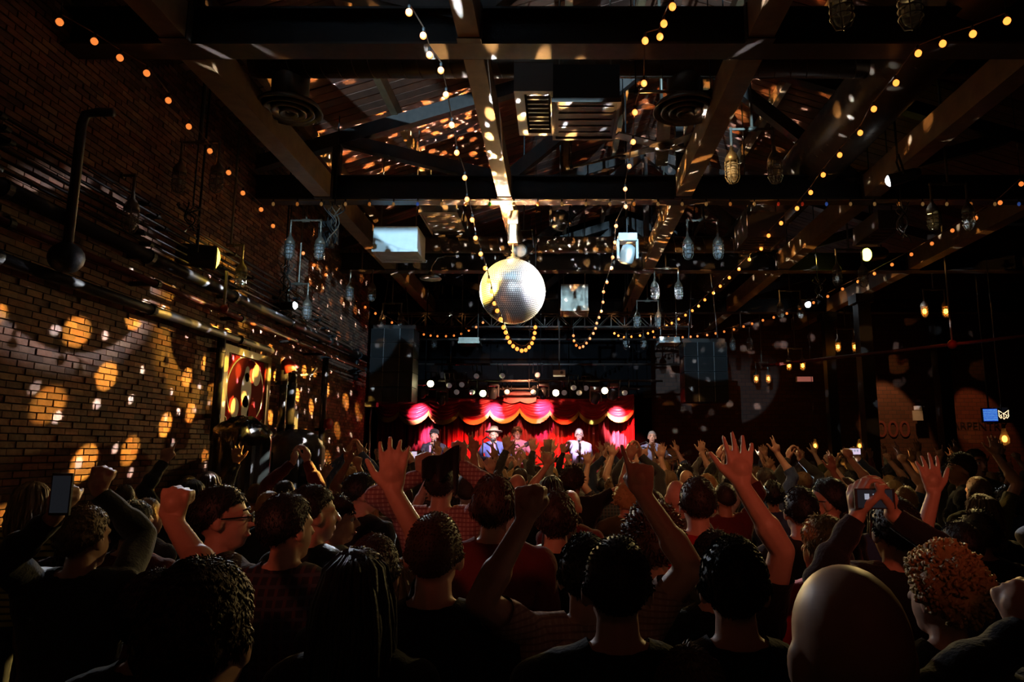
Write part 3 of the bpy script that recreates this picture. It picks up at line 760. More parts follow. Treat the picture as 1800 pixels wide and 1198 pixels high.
oval(hw * .78, hh * .86, 0, .004, M_FRAME, 'oval_border'); oval(hw * .74, hh * .82, .004, .003, M_PD, 'oval_ground')
M_FIG = mat('poster_figure', (.16, .12, .10), .6); M_FIG2 = mat('poster_pale', (.5, .38, .25), .6)
oval(.07, .1, .007, .002, mat('poster_black', (.02, .015, .015), .6), 'painted_head', hh * .42); oval(.14, .22, .007, .002, M_FIG, 'painted_body', hh * .02)
oval(.1, .2, .007, .002, MATS['poster_black'], 'painted_skirt', -hh * .5); oval(.12, .14, .007, .002, M_FIG2, 'painted_cloud', hh * .45, hw * .4); oval(.1, .13, .007, .002, M_FIG2, 'painted_face', -hh * .45, -hw * .42)
oval(.14, .16, .007, .002, M_PR, 'painted_cape', -hh * .6, hw * .3)
for sy in (-1, 1):
    for sz in (-1, 1):
        MB().tube([(.004, sy * (hw - .14) + .05 * math.cos(t * .7) * (1 - t / 14), sz * (hh - .13) + .05 * math.sin(t * .7) * (1 - t / 14)) for t in range(12)], .008, 5).build('corner_scroll', M_FRAME, e)

# equipment at the foot of the left wall
M_PLASTIC = mat('black_plastic_sheet', (.01, .011, .01), .16, spec=.7)
def draped(c, label, sx, sy, sz, seed, m):
    e = tag(empty('covered_equipment', c), label, 'covered gear')
    rr = random.Random(seed); n, k = 26, 12; vs = []
    for i in range(k + 1):
        th = math.pi / 2 * i / k
        for j in range(n):
            ph = 2 * math.pi * j / n
            w_ = 1 + .10 * math.sin(5 * ph + seed) * math.sin(th) + .07 * math.sin(9 * ph + i * .6) + rr.uniform(-.03, .03)
            vs.append((sx * math.sin(th) * math.cos(ph) * w_, sy * math.sin(th) * math.sin(ph) * w_, sz * math.cos(th) * w_))
    for j in range(n): x, y, zz = vs[k * n + j]; vs.append((x * 1.02, y * 1.02, -c[2] + .02))
    fs = [(i * n + j, (i + 1) * n + j, (i + 1) * n + (j + 1) % n, i * n + (j + 1) % n) for i in range(k + 1) for j in range(n)]
    MB().add(vs, fs).build('cover', m, e, True)
    MB().box((-sx * .8, -sy * .8, -c[2] + .0), (sx * .8, sy * .8, -.05)).build('case', M_BLACK, e)
    return e
draped(P(425, 775, 7.6), 'glossy black plastic over gear below the framed poster', .28, .3, .26, 1, M_PLASTIC)
#draped(P(462, 768, 7.9), 'olive green cover beside the glossy black plastic', .15, .25, .2, 2, mat('olive_sheet', (.12, .11, .03), .35))
draped(P(520, 788, 9.2), 'black cloth cover on gear right of the framed poster', .36, .35, .24, 3, M_BLACK)
p = P(549, 780, 10.2)
e = tag(empty('red_sign', p), 'small glowing red upright sign by the brick wall', 'sign')
MB().cbox((0, 0, 0), (.12, .05, .24)).build('case', M_BLACK, e); MB().cbox((0, -.03, 0), (.095, .012, .21)).build('panel', mat('red_panel', (.8, .02, .02), .4, emit=(1, .02, .015), estr=.9), e)
MB().box((-.02, .0, -p.z), (.02, .04, -.12)).box((-.15, -.12, -p.z), (.15, .16, -p.z + .04)).build('post', M_BLACK, e)

# ================================================================== loudspeaker towers
def tower(label, px0, px1, yt, yb, d, n):
    a, b = P(px0, yt, d), P(px1, yb, d)
    e = tag(empty('loudspeaker_tower', ((a.x + b.x) / 2, d, b.z)), label, 'loudspeaker')
    wd = P(px1, yt, d).x - a.x; hh = (a.z - b.z) / n
    M_CAB = mat('cabinet_black', (.011, .01, .01), .6, bump=(50, .3)); M_GR = mat('speaker_grille', (.014, .013, .013), .7, 0, bump=(300, .8))
    for k in range(n):
        zz = k * hh
        c = MB().box((-wd / 2, .02, zz + .006), (wd / 2, .55, zz + hh - .006)).build('cabinet', M_CAB, e)
        for x0, x1 in ((-.48, -.2), (-.18, .18), (.2, .48)):
            MB().box((x0 * wd, .0, zz + .02), (x1 * wd, .02, zz + hh - .02)).build('grille', M_GR, c)
        MB().box((-wd * .19, -.012, zz + .01), (-wd * .18, .02, zz + hh - .01)).box((wd * .18, -.012, zz + .01), (wd * .19, .02, zz + hh - .01)).build('trim_strip', M_GREY, c)
    MB().bar((-wd * .5, .2, n * hh + .05), (wd * .5, .2, n * hh + .05), .08, .08).build('rigging_frame', M_STEEL, e)
    for s in (-.35, .35): MB().tube([(wd * s, .2, n * hh), (wd * s * .2, .2, zroof((a.x + b.x) / 2) + .02 - b.z)], .012, 6).build('rigging_chain', M_STEEL, e)
tower('black hanging loudspeaker tower left of the stage curtain', 650, 725, 576, 706, 13.1, 5)
tower('black hanging loudspeaker tower right of the stage', 1204, 1280, 600, 706, 13.3, 4)
# wedge monitor on a pole by the stage corner
p = P(648, 715, 13.4)
e = tag(empty('lamp_stand', (p.x + .05, p.y, 0)), 'thin chrome lamp stand at the left stage corner', 'stand')
MB().tube([(0, 0, .66), (0, 0, p.z)], .02, 8).build('pole', M_CHROME, e, True); MB().box((-.1, -.1, p.z), (.12, .1, p.z + .1)).build('head', M_GREY, e)
for k in range(3): MB().tube([(0, 0, .9), (.3 * math.cos(k * 2.1), .3 * math.sin(k * 2.1), .67)], .012, 6).build('leg', M_CHROME, e)

# ================================================================== lighting trusses
def box_truss(label, px0, px1, py, d, size, bays):
    a, b = P(px0, py, d), P(px1, py, d); ln = b.x - a.x
    e = tag(empty('lighting_truss', a), label, 'truss')
    m = mat('truss_metal', (.16, .12, .10), .4, .5)
    for yy in (0, size):
        for zz in (0, size): MB().tube([(0, yy, zz), (ln, yy, zz)], .022, 8).build('chord', m, e, True)
    for k in range(bays):
        xa, xb = ln * k / bays, ln * (k + 1) / bays
        z0_, z1_ = (0, size) if k % 2 else (size, 0)
        for yy in (0, size): MB().tube([(xa, yy, z0_), (xb, yy, z1_)], .012, 6).build('brace', m, e)
        MB().tube([(xb, 0, 0), (xb, 0, size)], .012, 6).tube([(xb, 0, 0), (xb, size, 0)], .012, 6).build('brace', m, e)
    for t in (.15, .5, .85): MB().tube([(ln * t, size / 2, size), (ln * t, size / 2, zroof(a.x + ln * t) + .02 - a.z)], .008, 6).build('hanger', M_DRAPE, e)
    return e
box_truss('steel box truss behind the mirror ball', 700, 1215, 574, 15.2, .3, 22)
def pipe_run(label, px0, px1, py, d, r=.024):
    a, b = P(px0, py, d), P(px1, py, d); e = tag(empty('lighting_pipe', a), label, 'pipe')
    MB().tube([(0, 0, 0), (b.x - a.x, 0, 0)], r, 10).build('pipe', M_STEEL, e, True)
    for t in (.03, .5, .97): MB().tube([((b.x - a.x) * t, 0, 0), ((b.x - a.x) * t, 0, zroof(a.x + (b.x - a.x) * t) + .02 - a.z)], .006, 5).build('hanger', M_DRAPE, e)
pipe_run('front lighting pipe over the stage', 735, 1165, 669, 13.8)
pipe_run('rear lighting pipe over the red valance', 735, 1125, 683, 14.3, .02)
pipe_run('upper dark pipe above the stage lamps', 700, 1200, 640, 14.6)
PIPE_A = (13.8, P(900, 669, 13.8).z); PIPE_B = (14.3, P(900, 683, 14.3).z)
LAMP_SP = [(757, 674, 'left-most bright warm stage lamp over the valance'), (849, 691, 'bright greenish stage lamp left of the valance centre'), (977, 690, 'bright warm stage lamp right of the valance centre'), (1063, 686, 'right-most bright warm stage lamp over the valance')]
for px, py, lab in LAMP_SP:
    q = P(px, py, 13.75)
    can(q, q + Vector((-q.x * .35, -9, -1.2)), lab, .07, .26, (1, .86, .45) if px != 849 else (.85, 1, .4), 40, True, 'stage_lamp', PIPE_A)
for k, (px, py, lab) in enumerate(((838, 660, 'dark'), (883, 659, 'dark'), (945, 658, 'dark'), (790, 676, 'dark'), (812, 675, 'dark'), (1008, 680, 'dark'), (1030, 681, 'dark'), (1098, 689, 'dark'), (891, 688, 'dark'), (938, 688, 'dark'), (803, 688, 'dark'), (830, 688, 'dark'), (992, 689, 'dark'), (1018, 689, 'dark'))):
    q = P(px, py, 13.7 if k % 2 else 14.2)
    can(q, q + Vector((.1 * (k % 3 - 1), -1.2, -.5 - .2 * (k % 2))), '%s unlit par can on the stage lighting pipes, counted from the left' % ['first', 'second', 'third', 'fourth', 'fifth', 'sixth', 'seventh', 'eighth', 'ninth', 'tenth', 'eleventh', 'twelfth', 'thirteenth', 'fourteenth'][sorted([838, 883, 945, 790, 812, 1008, 1030, 1098, 891, 938, 803, 830, 992, 1018]).index(px)], .062, .22, (.35, .3, .3), .15, True, 'par_can', PIPE_A if k % 2 else PIPE_B)
for px, py, lab in ((742, 688, 'moving-head light at the left end over the valance'), (777, 700, 'gold-lit moving-head light left over the valance'), (867, 690, 'moving-head light left of the valance crest'), (955, 690, 'moving-head light right of the valance crest'), (1047, 699, 'gold-lit moving-head light right over the valance'), (1078, 692, 'moving-head light at the right end over the valance')):
    moving_head(P(px, py, 14.1), lab, mat('light_body', (.05, .05, .055), .35), .6, .9, PIPE_B)
p = P(983, 656, 13.4)
e = tag(empty('projector', p), 'pinkish white projector above the stage lamps', 'projector'); MB().cbox((0, 0, 0), (.24, .3, .1)).build('case', M_WHITE, e); MB().lathe([(.03, 0), (.03, .04)], (.05, -.15, 0), (0, -1, 0), 12).build('lens', M_BLACK, e); MB().tube([(0, 0, .05), (0, 0, zroof(p.x) - p.z)], .015, 6).build('mount', M_STEEL, e)

# ================================================================== stage curtain and valance
M_VEL = mat('red_velvet', (.42, .012, .02), .6, sheen=.4); M_VEL2 = mat('red_satin', (.5, .015, .03), .38, sheen=.3); M_FR = mat('gold_fringe', (.62, .36, .06), .5, bump=(120, .8))
DC = 15.6
cx0, cx1 = P(664, 780, DC).x, P(1116, 780, DC).x
cz1 = P(900, 700, DC).z
e = tag(empty('stage_curtain', ((cx0 + cx1) / 2, DC, .66)), 'pleated red velvet curtain behind the band', 'curtain')
npan = 9; W = cx1 - cx0
for k in range(npan):
    xa = -W / 2 + W * k / npan; n = 44; vs = []; rr = random.Random(k)
    ph = rr.uniform(0, 6)
    for zi in range(7):
        f = zi / 6
        for i in range(n + 1):
            t = i / n
            dy = .07 * math.sin(t * 6 * 2 * math.pi + ph) * (1 - .3 * f) + .03 * math.sin(t * 15 * 2 * math.pi + 2 * ph + f)
            vs.append((xa + W / npan * t, dy, f * (cz1 - .66)))
    fs = [(zi * (n + 1) + i, zi * (n + 1) + i + 1, (zi + 1) * (n + 1) + i + 1, (zi + 1) * (n + 1) + i) for zi in range(6) for i in range(n)]
    MB().add(vs, fs).build('curtain_panel', M_VEL, e, True)
DV = 15.25
ap = [(662, 712, 708), (703, 723, 712), (755, 722, 701), (808, 722, 701), (862, 722, 700), (914, 718, 693), (967, 722, 700), (1017, 722, 703), (1066, 722, 702), (1114, 714, 694)]
e = tag(empty('stage_valance', P(914, 710, DV)), 'scalloped red satin valance with gold fringe over the stage', 'valance')
o0 = Vector(P(914, 710, DV))
for k in range(len(ap) - 1):
    (xa, ya, ta), (xb, yb, tb) = ap[k], ap[k + 1]
    A, B = P(xa, ya, DV), P(xb, yb, DV); TA, TB = P(xa, ta, DV), P(xb, tb, DV)
    n, mrows = 22, 26; vs = []
    def S(s, t):
        edge = A.lerp(B, s); top = TA.lerp(TB, s)
        sag = 4 * s * (1 - s)
        ztop = top.z + .02; zb = edge.z - .225 * sag ** .8
        z_ = ztop + (zb - ztop) * t
        fold = .035 * math.sin(t * 4.5 * 2 * math.pi) * (.25 + sag) * (.4 + .6 * t)
        return Vector((edge.x, DV - .05 - .16 * sag * t ** .7 + fold - .04 * t, z_)) - o0
    for j in range(mrows + 1):
        for i in range(n + 1): vs.append(S(i / n, j / mrows))
    fs = [(j * (n + 1) + i, (j + 1) * (n + 1) + i, (j + 1) * (n + 1) + i + 1, j * (n + 1) + i + 1) for j in range(mrows) for i in range(n)]
    sw = MB().add(vs, fs).build('swag', M_VEL2, e, True)
    vs = []
    for i in range(n * 2 + 1):
        q = S(i / (n * 2), 1.0)
        for j in range(4):
            vs.append(q + Vector((.0, -.012 - .012 * (i % 2) * (j > 0), .012 - .034 * j)))
    fs = [(i * 4 + j, i * 4 + j + 1, i * 4 + 5 + j, i * 4 + 4 + j) for i in range(n * 2) for j in range(3)]
    MB().add(vs, fs).build('fringe', M_FR, sw, True)
MB().tube([P(664, 702, DV) - o0 + Vector((0, .02, 0)), P(1116, 700, DV) - o0 + Vector((0, .02, 0))], .03, 8).build('rail', M_STEEL, e)
for px in (680, 790, 1000, 1105): MB().tube([P(px, 702, DV) - o0 + Vector((0, .02, 0)), Vector((P(px, 702, DV).x - o0.x, .02, 8.3 - o0.z))], .012, 6).build('drop_pipe', M_DRAPE, e)
# raised crest board above the centre of the valance
e = tag(empty('valance_crest', P(914, 700, DV - .2)), 'raised red crest board at the valance centre', 'crest')
n = 24
vs = []
for yy in (-.02, .02):
    for i in range(n + 1):
        t = i / n; vs.append(((t - .5) * .72, yy, .17 - .12 * abs(2 * t - 1) ** 3))
        vs.append(((t - .5) * .72, yy, -.06 - .05 * math.sin(math.pi * ((2 * t) % 1))))
fs = [(2 * i, 2 * i + 1, 2 * i + 3, 2 * i + 2) for i in range(n)] + [(2 * (n + 1) + 2 * i, 2 * (n + 1) + 2 * i + 2, 2 * (n + 1) + 2 * i + 3, 2 * (n + 1) + 2 * i + 1) for i in range(n)] \
   + [(2 * i, 2 * i + 2, 2 * (n + 1) + 2 * i + 2, 2 * (n + 1) + 2 * i) for i in range(n)]
MB().add(vs, fs).build('crest_board', M_VEL2, e)
MB().box((-.02, .02, -.05), (.02, .2, 0)).build('bracket', M_STEEL, e)

# stage lighting: from the pipes above onto cloth and band
def stg(px, py, tx, ty, w_, c, ang, td=15.2, d=13.6, blend=.3):
    return spot('stage_light', P(px, py, d), P(tx, ty, td), w_ * 10, c, ang, blend, .03)
PINK, RED, AMB = (1, .12, .5), (1, .03, .03), (1, .6, .12)
stg(742, 694, 738, 733, 75, (1, .32, .6), 34, d=14.3, blend=1); stg(862, 698, 868, 726, 85, (1, .4, .75), 30, d=14.3, blend=1); stg(955, 698, 955, 722, 60, (1, .25, .65), 32, d=14.3, blend=1); stg(1078, 700, 1085, 737, 90, (1, .5, .6), 32, d=14.3, blend=1)
stg(907, 690, 907, 707, .9, (1, .6, .05), 8, d=14.2, td=15.0, blend=.1); stg(927, 690, 927, 707, .7, (1, .6, .05), 7, d=14.2, td=15.0, blend=.1)
stg(700, 690, 700, 760, 150, RED, 30, blend=1); stg(1000, 690, 985, 790, 170, RED, 36, blend=1); stg(825, 690, 830, 790, 130, RED, 40, blend=1); stg(1110, 690, 1108, 745, 200, RED, 20, blend=1)
stg(760, 690, 753, 762, 140, (1, .25, .8), 9, td=15.5); stg(1060, 690, 1086, 768, 330, (1, .45, .75), 9, td=15.5); stg(950, 690, 952, 760, 60, (1, .2, .7), 8, td=15.5); stg(875, 690, 880, 745, 90, (1, .3, .75), 8, td=15.5)
stg(914, 660, 914, 724, 34, (1, .4, .2), 75, d=13.2, td=15.2, blend=.8)
for tx, ty, c, w_ in ((762, 790, (1, .75, .85), 120), (868, 790, (1, .8, .9), 170), (910, 790, (1, .55, .7), 120), (1018, 790, (.95, .75, 1), 190), (1147, 790, (1, .85, .85), 60)):
    spot('stage_light', P(tx + (914 - tx) * .25, 655, 11.6), P(tx, ty, 14.0), w_ * 4.5, c, 15, .5, .04)
# warm lamps over the stage edge facing the room: rim light on the crowd
for px, py, w_ in ((757, 674, 160), (849, 691, 110), (977, 690, 130), (1063, 686, 190)):
    q = P(px, py, 13.6)
    spot('audience_light', q, (q.x * 1.1 + .5, 3.6, 1.55), w_ * 2.2, (1, .68, .26), 46, .8, .05)
spot('audience_side_light', (-3.5, 9.0, 4.6), (.2, 1.6, 1.5), 380, (.85, .9, 1), 40, .7, .05)
spot('audience_side_light', (5.2, 9.5, 4.7), (.6, 2.2, 1.5), 380, (1, .7, .25), 45, .7, .05)

# ================================================================== far right: screens, sign, bulbs, wall lettering
p = P(1732, 728, 12.4)
def screen(p, wd, hg, m, label, name='wall_screen'):
    e = tag(empty(name, p, R(-12)), label, 'screen')
    MB().cbox((0, .03, 0), (wd + .04, .05, hg + .04)).build('bezel', M_BLACK, e); MB().cbox((0, 0, 0), (wd, .012, hg)).build('display', m, e)
    MB().tube([(0, .06, 0), (0, .06, zroof(p.x) + .02 - p.z)], .015, 6).build('mount', M_BLACK, e)
    return e
def screen_mat():
    m = bpy.data.materials.new('blue_menu_screen'); m.use_nodes = True; nt = m.node_tree; b = nt.nodes['Principled BSDF']
    tc = nt.nodes.new('ShaderNodeTexCoord'); wv = nt.nodes.new('ShaderNodeTexWave'); wv.bands_direction = 'Z'; wv.inputs['Scale'].default_value = 9; wv.inputs['Distortion'].default_value = 1.5; wv.inputs['Detail Scale'].default_value = 8
    cr = nt.nodes.new('ShaderNodeValToRGB'); cr.color_ramp.elements[0].color = (.02, .09, .75, 1); cr.color_ramp.elements[1].color = (.18, .55, 1, 1); cr.color_ramp.elements[0].position = .3
    nt.links.new(tc.outputs['Object'], wv.inputs[0]); nt.links.new(wv.outputs[0], cr.inputs[0]); nt.links.new(cr.outputs[0], b.inputs['Emission Color']); b.inputs['Emission Strength'].default_value = .7
    b.inputs['Base Color'].default_value = (.02, .02, .04, 1)
    return m
screen(P(1741, 729, 12.4), .23, .22, screen_mat(), 'small glowing blue menu screen at far right')
e = screen(P(1764, 729, 12.4), .23, .24, mat('black_screen', (.01, .01, .02), .3), 'dark screen with a glowing mask emblem beside the blue one')
M_NEON = mat('neon_cream', (1, .8, .5), .4, emit=(1, .72, .4), estr=2.2)
for s in (-1, 1):
    MB().tube([(s * x, -.012, zz) for x, zz in ((0, .02), (.03, .045), (.085, .085), (.075, .03), (.08, -.02), (.05, -.06), (.03, -.04), (.055, -.005), (.02, .01))], .0055, 5).build('emblem_wing', M_NEON, e)
MB().tube([(-.02, -.012, -.05), (0, -.012, -.075), (.02, -.012, -.05)], .0055, 5).tube([(0, -.012, .02), (0, -.012, -.04)], .005, 5).build('emblem_beak', M_NEON, e)
def edison(px, py, d, label, s=1.0):
    p = P(px, py, d); e = tag(empty('edison_bulb', p), label, 'hanging bulb', 'low hanging amber bulbs')
    MB().ball((0, 0, 0), .035 * s, 10, 8, sz=1.4).build('filament', mat('edison_glow', (1, .6, .2), .5, emit=(1, .42, .09), estr=8), e, True)
    MB().lathe([(.022 * s, .16 * s), (.03 * s, .12 * s), (.066 * s, .0), (.06 * s, -.06 * s), (.02 * s, -.09 * s)], n=14).build('glass', M_AMBER_GLASS, e, True)
    MB().lathe([(.01, .22 * s), (.024 * s, .2 * s), (.024 * s, .15 * s)], n=10).build('socket', M_CABLE, e); MB().tube([(0, 0, .2 * s), (0, 0, (zroof(p.x) if p.y < 15.7 else 8.35) - p.z)], .006, 5).build('cord', M_CABLE, e)
edison(1433, 783, 16, 'low amber bulb left of the black pillar'); edison(1511, 783, 16, 'low amber bulb beside the black pillar'); edison(1766, 771, 11.5, 'low amber bulb hanging below the two screens', 1.15)
# lettering painted on the far brick wall
wb = bpy.data.objects['wall_back']
def letters(txt, px, py, d, size, m):
    c = bpy.data.curves.new('painted_lettering', 'FONT'); c.body = txt; c.size = size; c.align_x = 'CENTER'; c.align_y = 'CENTER'; c.extrude = .004
    c.materials.append(m); o = bpy.data.objects.new('painted_lettering', c); COL.objects.link(o); o.parent = wb; o.location = P(px, py, d); o.rotation_euler = (R(90), 0, 0)
letters('1000', 1560, 755, 18.38, .62, mat('dark_red_paint', (.2, .05, .04), .8)); letters('CARPENTRY', 1715, 749, 18.38, .3, mat('black_lettering', (.012, .01, .01), .8))
e = tag(empty('wall_sign', P(1613, 728, 18.2)), 'small pale two-line wall sign beside the lit brick panel', 'sign')
MB().cbox((0, 0, -.03), (.26, .04, .26)).build('lower_plate', M_WHITE, e); MB().cbox((.02, 0, .17), (.2, .04, .11)).build('upper_plate', M_WHITE, e)
e = tag(empty('wall_light', P(1415, 666, 17.6)), 'pinkish rectangular wall light right of the loudspeaker tower', 'lamp')
MB().cbox((0, .05, 0), (.42, .1, .14)).build('case', M_WHITE, e); MB().cbox((0, -.01, 0), (.4, .02, .12)).build('diffuser', mat('pink_diffuser', (.6, .3, .25), .5, emit=(1, .3, .22), estr=.25), e)
p = P(1674, 605, 11.5)
e = tag(empty('pipe_joint', p), 'red pipe joint with sprinkler at the dark right', 'pipe')
MB().ball((0, 0, 0), .08, 10, 8).build('joint', M_RED_PIPE, e, True); MB().tube([(0, 0, .0), (0, 0, zroof(p.x) + .02 - p.z)], .016, 8).build('riser', M_GALV, e)
e = tag(empty('sprinkler_pipe', p), 'long red-brown sprinkler pipe crossing the dark right side', 'pipe'); MB().tube([(-2.6, 2.2, -.1), (0, 0, 0), (2.6, -2.2, .12)], .03, 8).build('pipe', mat('oxide_red', (.2, .05, .035), .4), e, True)
for q in (-.9, .9): MB().lathe([(.045, -.04), (.045, .04)], (2.6 * q, -2.2 * q, .1 * q), (1, -.85, .04), 10).build('coupling', M_RED_PIPE, e)
spot('bar_light', P(1560, 560, 17.0), P(1568, 740, 18.3), 210, (1, .45, .18), 34, .3, .05)
spot('bar_light', P(1700, 560, 16.6), P(1722, 735, 18.3), 160, (1, .28, .1), 26, .3, .05)
point('pipe_red_glow', P(1674, 590, 11.1), .5, (1, .05, .04), .05)
# ================================================================== people
UPPER, FORE = .29, .265
def basis(f, n):
    f = f.normalized(); n = (n - f * n.dot(f)).normalized(); s = f.cross(n)
    return f, n, s
CURLS = {'open': [(6, 10, 8)] * 4, 'relaxed': [(18, 28, 18), (20, 32, 20), (22, 34, 22), (24, 36, 24)], 'fist': [(78, 92, 55)] * 4,
         'point': [(4, 6, 4), (78, 92, 55), (78, 92, 55), (80, 92, 55)], 'peace': [(4, 6, 4), (4, 6, 4), (80, 92, 55), (80, 92, 55)],
         'horns': [(4, 8, 4), (80, 92, 55), (80, 92, 55), (4, 8, 4)], 'grip': [(34, 52, 35)] * 4, 'cup': [(26, 42, 26)] * 4}
class Fig:
    """collects tapered capsules and ellipsoids, then grows one continuous skin over them"""
    def __init__(s): s.mb = MB(); s.caps = []          # (a, b, ra, rb, tag)
    def cap(s, a, b, ra, rb, tg, n=10):
        a = Vector(a); b = Vector(b); d = (b - a)
        if d.length < 1e-5: d = Vector((0, 0, 1e-4)); b = a + d
        ax = d.normalized(); prof = []
        for k in range(4): t = math.pi / 2 * k / 4; prof.append((ra * math.sin(t) + 1e-4, -ra * math.cos(t)))
        prof.append((ra, 0)); prof.append((rb, d.length))
        for k in range(1, 5): t = math.pi / 2 * k / 4; prof.append((rb * math.cos(t) + 1e-4, d.length + rb * math.sin(t)))
        s.mb.lathe(prof, a, ax, n); s.caps.append((a, b, ra, rb, tg))
    def ell(s, c, rx, ry, rz, tg, rot=None, n=14, m=10):
        s.mb.ball(c, 1.0, n, m, rx, ry, rz, rot=rot); r = (rx + ry + rz) / 3
        ax = Vector((rx, 0, 0)) if rx >= max(ry, rz) else (Vector((0, ry, 0)) if ry >= rz else Vector((0, 0, rz)))
        k = max(0, 1 - min(rx, ry, rz) / ax.length); ax = ax * k
        if rot is not None: ax = rot @ ax
        c = Vector(c); s.caps.append((c - ax, c + ax, min(rx, ry, rz), min(rx, ry, rz), tg))
    def hand(s, W, f, n, side, pose, sc=1.0, spread=9):
        f, n, sv = basis(f, n); sv = sv * side
        offs = (.034, .0115, -.0115, -.033); lens = (.074, .082, .076, .060)
        for i in range(4):
            k = W + f * (.088 - .006 * abs(i - 1)) * sc + sv * offs[i] * sc
            s.cap(W + f * .012 * sc + sv * offs[i] * .55 * sc, k, .0165 * sc, .0125 * sc, 'hand', 8)
            ang = R((1.35 - .9 * i) * spread) if pose not in ('fist',) else 0
            d = (f * math.cos(ang) + sv * math.sin(ang)).normalized(); p = k; r = .0105 * sc; c = 0
            for j, fr in enumerate((.45, .3, .25)):
                c += R(CURLS[pose][i][j])
                dd = d * math.cos(c) + n * math.sin(c); q = p + dd * lens[i] * fr * sc
                s.cap(p, q, r, r * .9, 'hand', 8); p = q; r *= .9
        b = W + f * .022 * sc + sv * .026 * sc
        if pose in ('open', 'relaxed', 'peace', 'cup'):
            t = (f * .62 + sv * .74 + n * .2).normalized(); t2 = (f * .8 + sv * .5 + n * .25).normalized()
        else:
            t = (f * .7 + sv * .35 + n * .6).normalized(); t2 = (f * .55 - sv * .5 + n * .65).normalized()
        p = b + t * .046 * sc; s.cap(b, p, .0175 * sc, .0135 * sc, 'hand', 8); q = p + t2 * .036 * sc; s.cap(p, q, .0125 * sc, .011 * sc, 'hand', 8); s.cap(q, q + t2 * .022 * sc, .011 * sc, .009 * sc, 'hand', 8)
        s.ell(W + f * .05 * sc, .034 * sc, .034 * sc, .034 * sc, 'hand', n=8, m=6)

def np_mesh(nm, v, f):
    me = bpy.data.meshes.new(nm); me.vertices.add(len(v)); me.vertices.foreach_set('co', np.ascontiguousarray(v, dtype=np.float32).ravel())
    me.loops.add(f.size); me.loops.foreach_set('vertex_index', np.ascontiguousarray(f, dtype=np.int32).ravel())
    me.polygons.add(len(f)); me.polygons.foreach_set('loop_start', np.arange(0, f.size, 3, dtype=np.int32))
    me.update(calc_edges=True); me.shade_smooth()
    return me

def clip_mesh(nm, v, tri, sv):
    """the part of a triangle surface where sv > 0, cut cleanly along sv = 0"""
    pos = sv > 0; cnt = pos[tri].sum(axis=1)
    keep = tri[cnt == 3]; nv = [v]; nf = [keep]; base = len(v)
    for want in (1, 2):
        t = tri[cnt == want]
        if not len(t): continue
        p = pos[t] if want == 1 else ~pos[t]
        k = np.argmax(p, axis=1); ar = np.arange(len(t)); a = t[ar, k]; b = t[ar, (k + 1) % 3]; c = t[ar, (k + 2) % 3]
        def cut(i, j):
            f = sv[i] / (sv[i] - sv[j] + 1e-12); return v[i] + (v[j] - v[i]) * f[:, None]
        ab, ac = cut(a, b), cut(a, c); n = len(t); ia = base + np.arange(n); ic = ia + n
        nv += [ab, ac]; base += 2 * n
        if want == 1: nf.append(np.stack([a, ia, ic], 1))
        else: nf += [np.stack([ia, b, c], 1), np.stack([ia, c, ic], 1)]
    V = np.concatenate(nv); Fa = np.concatenate(nf)
    if not len(Fa): return None
    ids, inv = np.unique(Fa, return_inverse=True)
    return np_mesh(nm, V[ids], inv.reshape(-1, 3))

def ik(S, T, pole, la=UPPER, lb=FORE):
    S = Vector(S); T = Vector(T); d = T - S; L = d.length
    if L > (la + lb) * .995: T = S + d.normalized() * (la + lb) * .995; d = T - S; L = d.length
    a = (la * la - lb * lb + L * L) / (2 * L); h = math.sqrt(max(la * la - a * a, 1e-6))
    ax = d.normalized(); p = Vector(pole); p = (p - ax * p.dot(ax)).normalized()
    return S + ax * a + p * h, T

